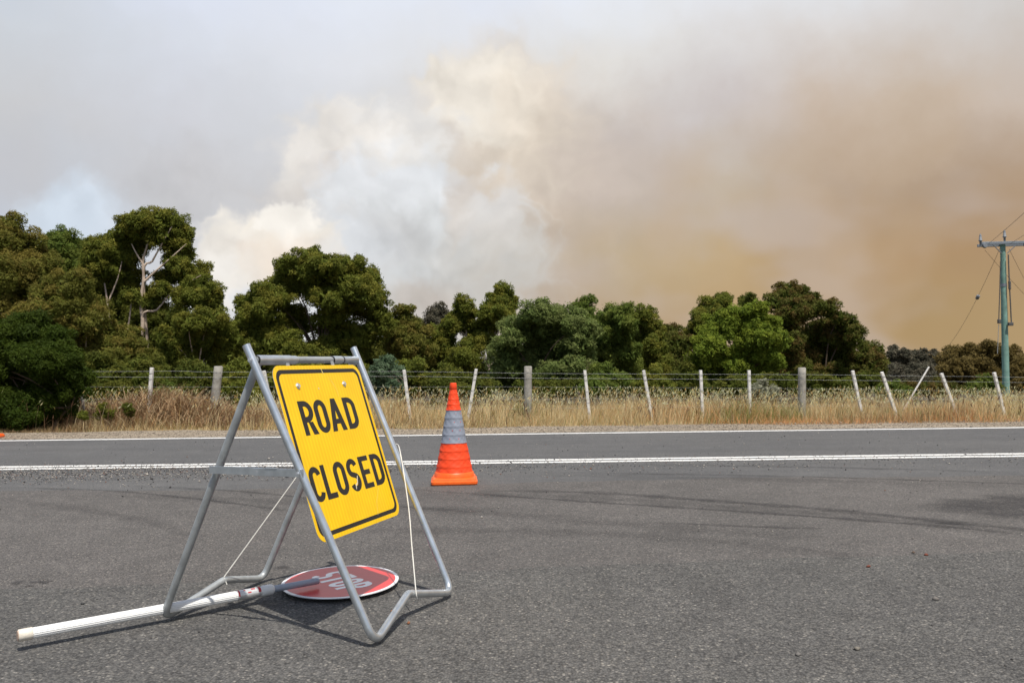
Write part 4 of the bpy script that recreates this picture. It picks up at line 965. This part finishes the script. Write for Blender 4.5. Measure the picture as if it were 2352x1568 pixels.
for i, (x, y, rx, ry) in enumerate([(2052, 800, 11, 6), (2078, 808, 14, 7), (2104, 812, 12, 7), (2122, 806, 9, 5), (2146, 810, 12, 7)]):
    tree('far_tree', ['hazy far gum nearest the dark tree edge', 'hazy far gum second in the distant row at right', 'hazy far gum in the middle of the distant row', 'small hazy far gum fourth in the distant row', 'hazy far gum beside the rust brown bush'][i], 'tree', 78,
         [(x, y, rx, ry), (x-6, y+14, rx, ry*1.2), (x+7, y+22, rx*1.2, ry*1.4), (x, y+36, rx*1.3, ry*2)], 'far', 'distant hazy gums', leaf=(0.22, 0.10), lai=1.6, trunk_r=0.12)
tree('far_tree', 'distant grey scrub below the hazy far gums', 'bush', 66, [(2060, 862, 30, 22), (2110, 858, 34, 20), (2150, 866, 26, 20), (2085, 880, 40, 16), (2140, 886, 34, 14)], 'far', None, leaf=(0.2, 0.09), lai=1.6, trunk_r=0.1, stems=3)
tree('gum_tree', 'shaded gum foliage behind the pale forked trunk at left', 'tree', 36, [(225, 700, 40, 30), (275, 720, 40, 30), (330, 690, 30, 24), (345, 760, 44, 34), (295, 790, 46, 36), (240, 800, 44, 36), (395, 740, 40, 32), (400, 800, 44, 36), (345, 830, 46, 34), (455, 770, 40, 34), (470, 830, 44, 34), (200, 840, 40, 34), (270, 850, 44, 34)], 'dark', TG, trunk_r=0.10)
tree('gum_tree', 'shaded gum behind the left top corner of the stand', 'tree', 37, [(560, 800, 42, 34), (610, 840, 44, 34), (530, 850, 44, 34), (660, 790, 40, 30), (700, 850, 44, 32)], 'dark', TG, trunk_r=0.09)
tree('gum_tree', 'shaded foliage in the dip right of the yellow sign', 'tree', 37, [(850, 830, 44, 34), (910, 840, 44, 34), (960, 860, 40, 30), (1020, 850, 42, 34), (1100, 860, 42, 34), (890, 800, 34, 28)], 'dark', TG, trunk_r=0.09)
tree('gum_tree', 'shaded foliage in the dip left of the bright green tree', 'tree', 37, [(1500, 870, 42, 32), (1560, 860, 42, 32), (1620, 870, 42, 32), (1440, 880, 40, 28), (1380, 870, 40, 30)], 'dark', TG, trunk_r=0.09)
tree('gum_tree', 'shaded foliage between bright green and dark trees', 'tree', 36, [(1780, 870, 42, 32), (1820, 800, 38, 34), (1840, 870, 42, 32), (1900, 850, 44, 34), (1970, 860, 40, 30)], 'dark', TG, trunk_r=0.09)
# understorey along the back of the fence
UG = 'undergrowth behind the fence'
for i, (Y, lob, pal, lb) in enumerate([
        (23, [(225, 850, 44, 34), (270, 870, 40, 34), (205, 890, 36, 28), (250, 905, 40, 24)], 'dark', 'dark undergrowth bush right of the large dark bush'),
        (24, [(335, 850, 46, 34), (370, 880, 36, 28), (320, 890, 36, 26)], 'dark', 'dark bush behind the white post left of the stand'),
        (21, [(385, 905, 26, 24), (372, 925, 22, 18), (402, 925, 22, 20)], 'green', 'low green bush at the fence between white and timber posts'),
        (23, [(450, 865, 44, 36), (480, 895, 34, 26), (430, 900, 34, 24)], 'dark', 'dark green bush left of the leaning timber post'),
        (22, [(555, 860, 44, 36), (590, 890, 36, 28), (540, 900, 36, 26), (560, 925, 36, 20)], 'olive', 'olive bush seen through the left side of the stand'),
        (23, [(680, 860, 50, 36), (650, 900, 44, 26), (740, 880, 46, 30), (800, 870, 44, 32)], 'olive', 'bush mostly hidden behind the yellow plate'),
        (19.5, [(885, 840, 24, 18), (905, 862, 26, 18), (872, 868, 26, 20), (893, 893, 30, 20)], 'blue', 'soft blue green bush right of the yellow sign'),
        (24, [(940, 860, 40, 34), (975, 885, 36, 26), (930, 900, 34, 22)], 'olive', 'olive bush behind the first white post right of the sign'),
        (24, [(1035, 870, 40, 32), (1065, 895, 36, 24), (1010, 895, 34, 24), (1105, 895, 36, 24)], 'dark', 'dark bush behind the top of the orange cone'),
        (23, [(1385, 870, 38, 30), (1425, 890, 36, 26), (1360, 895, 32, 22)], 'green', 'green bush behind the white post right of the centre timber post'),
        (22, [(1500, 872, 30, 28), (1520, 895, 30, 22), (1480, 898, 28, 20)], 'olive', 'small olive bush behind the white post in mid fence'),
        (24, [(1575, 875, 36, 30), (1560, 900, 34, 20), (1610, 895, 36, 22)], 'dark', 'dark bush in the gap left of the bright green tree'),
        (24, [(1680, 893, 40, 24), (1730, 890, 38, 26), (1790, 890, 40, 26)], 'dark', 'dark scrub under the bright green tree'),
        (24, [(1890, 890, 40, 24), (1840, 895, 36, 22), (1945, 895, 40, 22), (1995, 885, 36, 26)], 'dark', 'dark scrub at the foot of the tall dark tree'),
        (21, [(2050, 895, 24, 16), (2075, 903, 24, 13), (2030, 900, 22, 16)], 'green', 'low yellow green scrub behind the leaning posts at right'),
        (25, [(1270, 893, 36, 20), (1320, 893, 36, 22), (1215, 893, 34, 20)], 'dark', 'dark scrub under the domed wattle at centre'),
        (31, [(2090, 892, 32, 17), (2140, 890, 32, 18), (2190, 896, 30, 14)], 'darkbrown', 'scorched dark scrub behind the thin leaning stake'),
        (26, [(2262, 878, 20, 17), (2250, 893, 24, 14), (2278, 893, 22, 14)], 'green', 'small round green bush left of the power pole foot')]):
    tree('shrub', lb, 'bush', Y, lob, pal, UG, leaf=(0.10, 0.036), trunk_r=0.035, stems=3, crown_name='foliage')
# big dark bush standing on the road side of the fence
tree('acacia_bush', 'large dark green bush at left in front of the fence', 'bush', 13.1, [(60, 768, 62, 36), (128, 795, 46, 34), (10, 800, 56, 40), (85, 835, 62, 38), (155, 840, 34, 34), (30, 875, 64, 40), (120, 890, 52, 38), (165, 900, 26, 34), (60, 935, 60, 34), (-20, 925, 50, 44), (130, 940, 36, 26), (-30, 850, 48, 44), (20, 965, 50, 24), (90, 968, 40, 20)], 'acacia', None, leaf=(0.055, 0.017), lai=2.0, sub=0.36, trunk_r=0.04, stems=3, spread=0.12)
tree('silver_shrub', 'pale silvery shrub beside the white post right of centre', 'bush', 17.5, [(1752, 880, 12, 10), (1745, 898, 15, 12), (1762, 902, 18, 11), (1772, 912, 16, 9), (1738, 913, 14, 9)], 'silver', None, leaf=(0.05, 0.018), lai=1.2, trunk_r=0.012, stems=4, spread=0.1, open_=0.2, crown_name='foliage')
tree('sapling', 'small green sapling in dry grass at left, below the wires', 'bush', 13.3, [(240, 940, 12, 14), (232, 955, 14, 12), (252, 952, 12, 12)], 'olive', None, leaf=(0.045, 0.013), lai=1.3, trunk_r=0.008, spread=0.05, crown_name='foliage')
tree('sapling', 'little dark green sapling right of the left sapling in dry grass', 'bush', 13.4, [(293, 938, 11, 12), (302, 948, 10, 9)], 'dark', None, leaf=(0.045, 0.013), lai=1.3, trunk_r=0.008, spread=0.05, crown_name='foliage')

# ------------------------------------------------------------------ grasses
rng = np.random.default_rng(11)
def blades(base, height, width, lean, col, curve=0.35, head=None):
    """curved blades, three segments; optional seed head. Returns V, F(tri), C"""
    n_ = len(base); ld = rng.uniform(0, 2*math.pi, n_); D_ = np.stack([np.cos(ld), np.sin(ld), np.zeros(n_)], 1)
    D_[:, 0] += 0.35; D_ = unit(D_)
    fa = rng.uniform(0, math.pi, n_); S_ = np.stack([np.cos(fa), np.sin(fa), np.zeros(n_)], 1)
    ts = np.array([0, 0.4, 0.75, 1.0]); ws = np.array([1.0, 0.85, 0.55, 0.0])
    V = []
    for t, wv_ in zip(ts, ws):
        c = base+np.array([0, 0, 1])*height[:, None]*(t-0.18*lean[:, None]*t*t)+D_*(height*lean)[:, None]*(t*t*0.8+0.1*t)
        if wv_ > 0: V += [c-S_*width[:, None]*wv_*0.5, c+S_*width[:, None]*wv_*0.5]
        else: V += [c]
    V = np.stack(V, 1)                                        # n,7,3
    Fk = np.array([[0, 1, 3], [0, 3, 2], [2, 3, 5], [2, 5, 4], [4, 5, 6]])
    F_ = (Fk[None]+np.arange(n_)[:, None, None]*7).reshape(-1, 3)
    shade = np.array([0.8, 0.8, 0.95, 0.95, 1.05, 1.05, 1.1])
    C_ = (col[:, None]*np.ones((1, 7, 1))).reshape(-1, 3)
    Vt, Ft, Ct = [V.reshape(-1, 3)], [F_], [C_]
    if head is not None:
        tip = V[:, 6]; d = unit(V[:, 6]-V[:, 4]+D_*0.02); hl = head[:, None]; S2 = np.cross(d, S_); wd = (0.0028+0.03*head)[:, None]
        H = np.stack([tip-d*hl*0.3, tip+S_*wd+d*hl*0.1, tip+d*hl*0.7, tip-S_*wd+d*hl*0.1, tip+S2*wd+d*hl*0.1, tip-S2*wd+d*hl*0.1], 1)
        Fh = np.array([[0, 1, 2], [0, 2, 3], [0, 4, 2], [0, 2, 5]])
        Ft.append((Fh[None]+np.arange(n_)[:, None, None]*6).reshape(-1, 3)+len(Vt[0])); Vt.append(H.reshape(-1, 3))
        Ct.append((np.minimum(col*1.25, 0.75)[:, None]*np.ones((1, 6, 1))).reshape(-1, 3))
    return np.concatenate(Vt), np.concatenate(Ft), np.concatenate(Ct)
def vnoise(x, y, s, seed=0):
    r_ = np.random.default_rng(seed); out_ = 0
    for k in range(5):
        a = r_.uniform(0, 6.28); f = s*r_.uniform(0.6, 1.8); out_ = out_+np.sin((x*math.cos(a)+y*math.sin(a))*f+r_.uniform(0, 6.28))
    return out_/3.2
STRAW = np.array([0.70, 0.57, 0.32]); GOLD = np.array([0.66, 0.44, 0.18]); RUST = np.array([0.62, 0.31, 0.13]); GREEN = np.array([0.20, 0.23, 0.055]); BROWN = np.array([0.34, 0.235, 0.12])
def grass_col(x, y, n_):
    g = vnoise(x, y, 1.1, 1); rr = sstep(1.5, 4.5, x)*(1-sstep(7.0, 9.5, x))
    c = STRAW*np.ones((n_, 1)); t = rng.random(n_)
    c = np.where((t < 0.30)[:, None], GOLD, c)
    c = np.where((t < 0.10+0.80*rr*sstep(-0.8, 0.3, vnoise(x, y, 0.7, 2)))[:, None], RUST*1.1, c)
    c = np.where((rng.random(n_) < 0.10+0.6*sstep(0.35, 0.85, g))[:, None], GREEN, c)
    c = np.where((rng.random(n_) < 0.12+0.4*sstep(-4.0, -6.5, x)+0.4*sstep(0.3, 0.8, vnoise(x, y, 1.6, 21)))[:, None], BROWN, c)
    return c*rng.uniform(0.7, 1.25, (n_, 1))
def front_y(x): return 11.95-0.02*x+0.16*np.sin(x*0.9)+0.14*np.sin(x*2.3+1)+0.10*np.sin(x*6.1)+0.06*np.sin(x*13.7)
def grass_field(name, n_, y0, y1, h0, h1, wd, label, heads=0.0, dens_noise=0.5, xr=(-10, 14)):
    x = rng.uniform(*xr, n_); fy = fence_y(x); f = rng.random(n_)**0.85
    y = (front_y(x)+y0)+f*(fy+y1-front_y(x)-y0)
    keep = vnoise(x, y, 2.6, 4)+0.6*vnoise(x, y, 6.0, 14)+rng.normal(size=n_)*0.4 > -dens_noise+0.75*(1-sstep(0.0, 0.35, f))
    x, y, f = x[keep], y[keep], f[keep]; n_ = len(x)
    h = (h0+(h1-h0)*sstep(0.0, 0.75, f))*rng.uniform(0.55, 1.2, n_)*(1+0.42*vnoise(x, y, 1.7, 6))
    h = np.clip(h, 0.03, 0.8)
    base = np.stack([x, y, ground_z(x, y)-0.01], 1); col = grass_col(x, y, n_)
    lean = rng.uniform(0.1, 0.75, n_)
    V, F_, C_ = blades(base, h, wd*rng.uniform(0.7, 1.3, n_), lean, col)
    return tag(link(name, np_mesh(name, V, F_, C_), MAT['grass']), label, 'grass', kind='stuff')
grass_field('dry_grass', 120000, -0.05, 1.6, 0.07, 0.36, 0.0055, 'dry straw coloured grass covering the verge under the fence')
# tall seeding stems
n_ = 16000
x = rng.uniform(-10, 14, n_); y = fence_y(x)+rng.uniform(-1.3, 2.2, n_)
keep = vnoise(x, y, 1.9, 9)+rng.normal(size=n_)*0.6 > 0.0-0.5*sstep(-2, 1, x); x, y = x[keep], y[keep]; n_ = len(x)
base = np.stack([x, y, ground_z(x, y)-0.01], 1)
V, F_, C_ = blades(base, rng.uniform(0.36, 0.66, n_), np.full(n_, 0.0036), rng.uniform(0.15, 0.6, n_), np.where((rng.random(n_) < 0.3)[:, None], GOLD, STRAW*1.15)*rng.uniform(0.8, 1.2, (n_, 1)), head=rng.uniform(0.04, 0.085, n_))
tag(link('seeding_grass', np_mesh('seeding_grass', V, F_, C_), MAT['grass']), 'tall pale seeding grass stems along the fence line', 'grass', kind='stuff')
# brown dock and thistle stalks among the grass
n_ = 1500
x = rng.uniform(-10, 13, n_); y = fence_y(x)+rng.uniform(-1.4, 0.8, n_); keep = vnoise(x, y, 2.2, 31) > 0.15; x, y = x[keep], y[keep]; n_ = len(x)
base = np.stack([x, y, ground_z(x, y)-0.01], 1)
V, F_, C_ = blades(base, rng.uniform(0.22, 0.48, n_), np.full(n_, 0.009), rng.uniform(0.02, 0.3, n_), np.array([0.14, 0.08, 0.045])*rng.uniform(0.6, 1.5, (n_, 1)), head=rng.uniform(0.08, 0.16, n_))
tag(link('weed_stalks', np_mesh('weed_stalks', V, F_, C_), MAT['grass']), 'brown dead weed stalks standing in the verge grass', 'weeds', kind='stuff')
# paddock grass beyond the fence
n_ = 22000
x = rng.uniform(-14, 26, n_); y = fence_y(x)+1.2+rng.random(n_)**1.3*4.2
base = np.stack([x, y, ground_z(x, y)-0.01], 1)
V, F_, C_ = blades(base, rng.uniform(0.12, 0.34, n_), np.full(n_, 0.010), rng.uniform(0.1, 0.7, n_), grass_col(x, y, n_)*0.9)
tag(link('paddock_grass', np_mesh('paddock_grass', V, F_, C_), MAT['grass']), 'dry paddock grass between the fence and the trees', 'grass', kind='stuff')
# brown dead bracken heaps left of the stand
n_ = 9000
hx = rng.choice([-7.2, -6.5, -5.7, -5.0, -4.2, -3.6], n_)+rng.normal(size=n_)*0.42; hy = fence_y(hx)+rng.normal(size=n_)*0.35
hh = 0.50*(0.7+0.6*vnoise(hx, hy, 2.4, 11))*np.exp(-((hy-fence_y(hx))/0.6)**2)
base = np.stack([hx, hy, ground_z(hx, hy)+np.clip(hh, 0, 1)*rng.random(n_)], 1)
V, F_, C_ = blades(base, rng.uniform(0.12, 0.36, n_), np.full(n_, 0.012), rng.uniform(0.7, 1.5, n_), np.where((rng.random(n_) < 0.45)[:, None], np.array([0.46, 0.33, 0.19]), np.array([0.32, 0.19, 0.095]))*rng.uniform(0.6, 1.3, (n_, 1)))
tag(link('dead_bracken', np_mesh('dead_bracken', V, F_, C_), MAT['grass']), 'heaps of brown dead bracken under the wires left of the sign stand', 'bracken', kind='stuff')
def tuft(name, x, y, n_, h, wd, col, label, lean=0.5, spread=0.07):
    p = fence_point(x, y); gz_ = float(ground_z(p.x, p.y)); o_ = np.array([p.x, p.y, gz_])
    base = np.stack([rng.normal(size=n_)*spread, rng.normal(size=n_)*spread, np.full(n_, -0.02)], 1)
    V, F_, C_ = blades(base, h*rng.uniform(0.5, 1.1, n_), np.full(n_, wd), rng.uniform(0.05, lean*2, n_), np.array(col)*rng.uniform(0.7, 1.25, (n_, 1)))
    o = link(name, np_mesh(name, V, F_, C_), MAT['grass']); o.location = o_; return tag(o, label, 'grass tuft')
tuft('reed_clump', 470, 945, 60, 0.55, 0.016, (0.50, 0.38, 0.20), 'pale straw reed clump left of the leaning timber post', 0.55)
tuft('rush_clump', 1198, 945, 170, 0.52, 0.008, (0.17, 0.19, 0.05), 'green rush clump left of the timber post at centre', 0.3, 0.09)
tuft('rush_clump', 1230, 945, 90, 0.46, 0.008, (0.20, 0.20, 0.06), 'green rush clump right of the timber post at centre', 0.3, 0.08)
for (x, y, lb) in [(1120, 945, 'green tuft in dry grass right of the cone'), (1960, 945, 'green tuft near the leaning post right of the timber post'), (2040, 945, 'green tuft between the two leaning posts at right'), (2120, 945, 'green tuft below the leaning stake at right'), (2330, 950, 'green tuft in the verge below the power pole'), (1600, 960, 'low green tuft by the mid fence white post')]:
    tuft('green_tuft', x, y, 160, 0.30, 0.010, (0.13, 0.16, 0.04), lb, 0.4, 0.10)
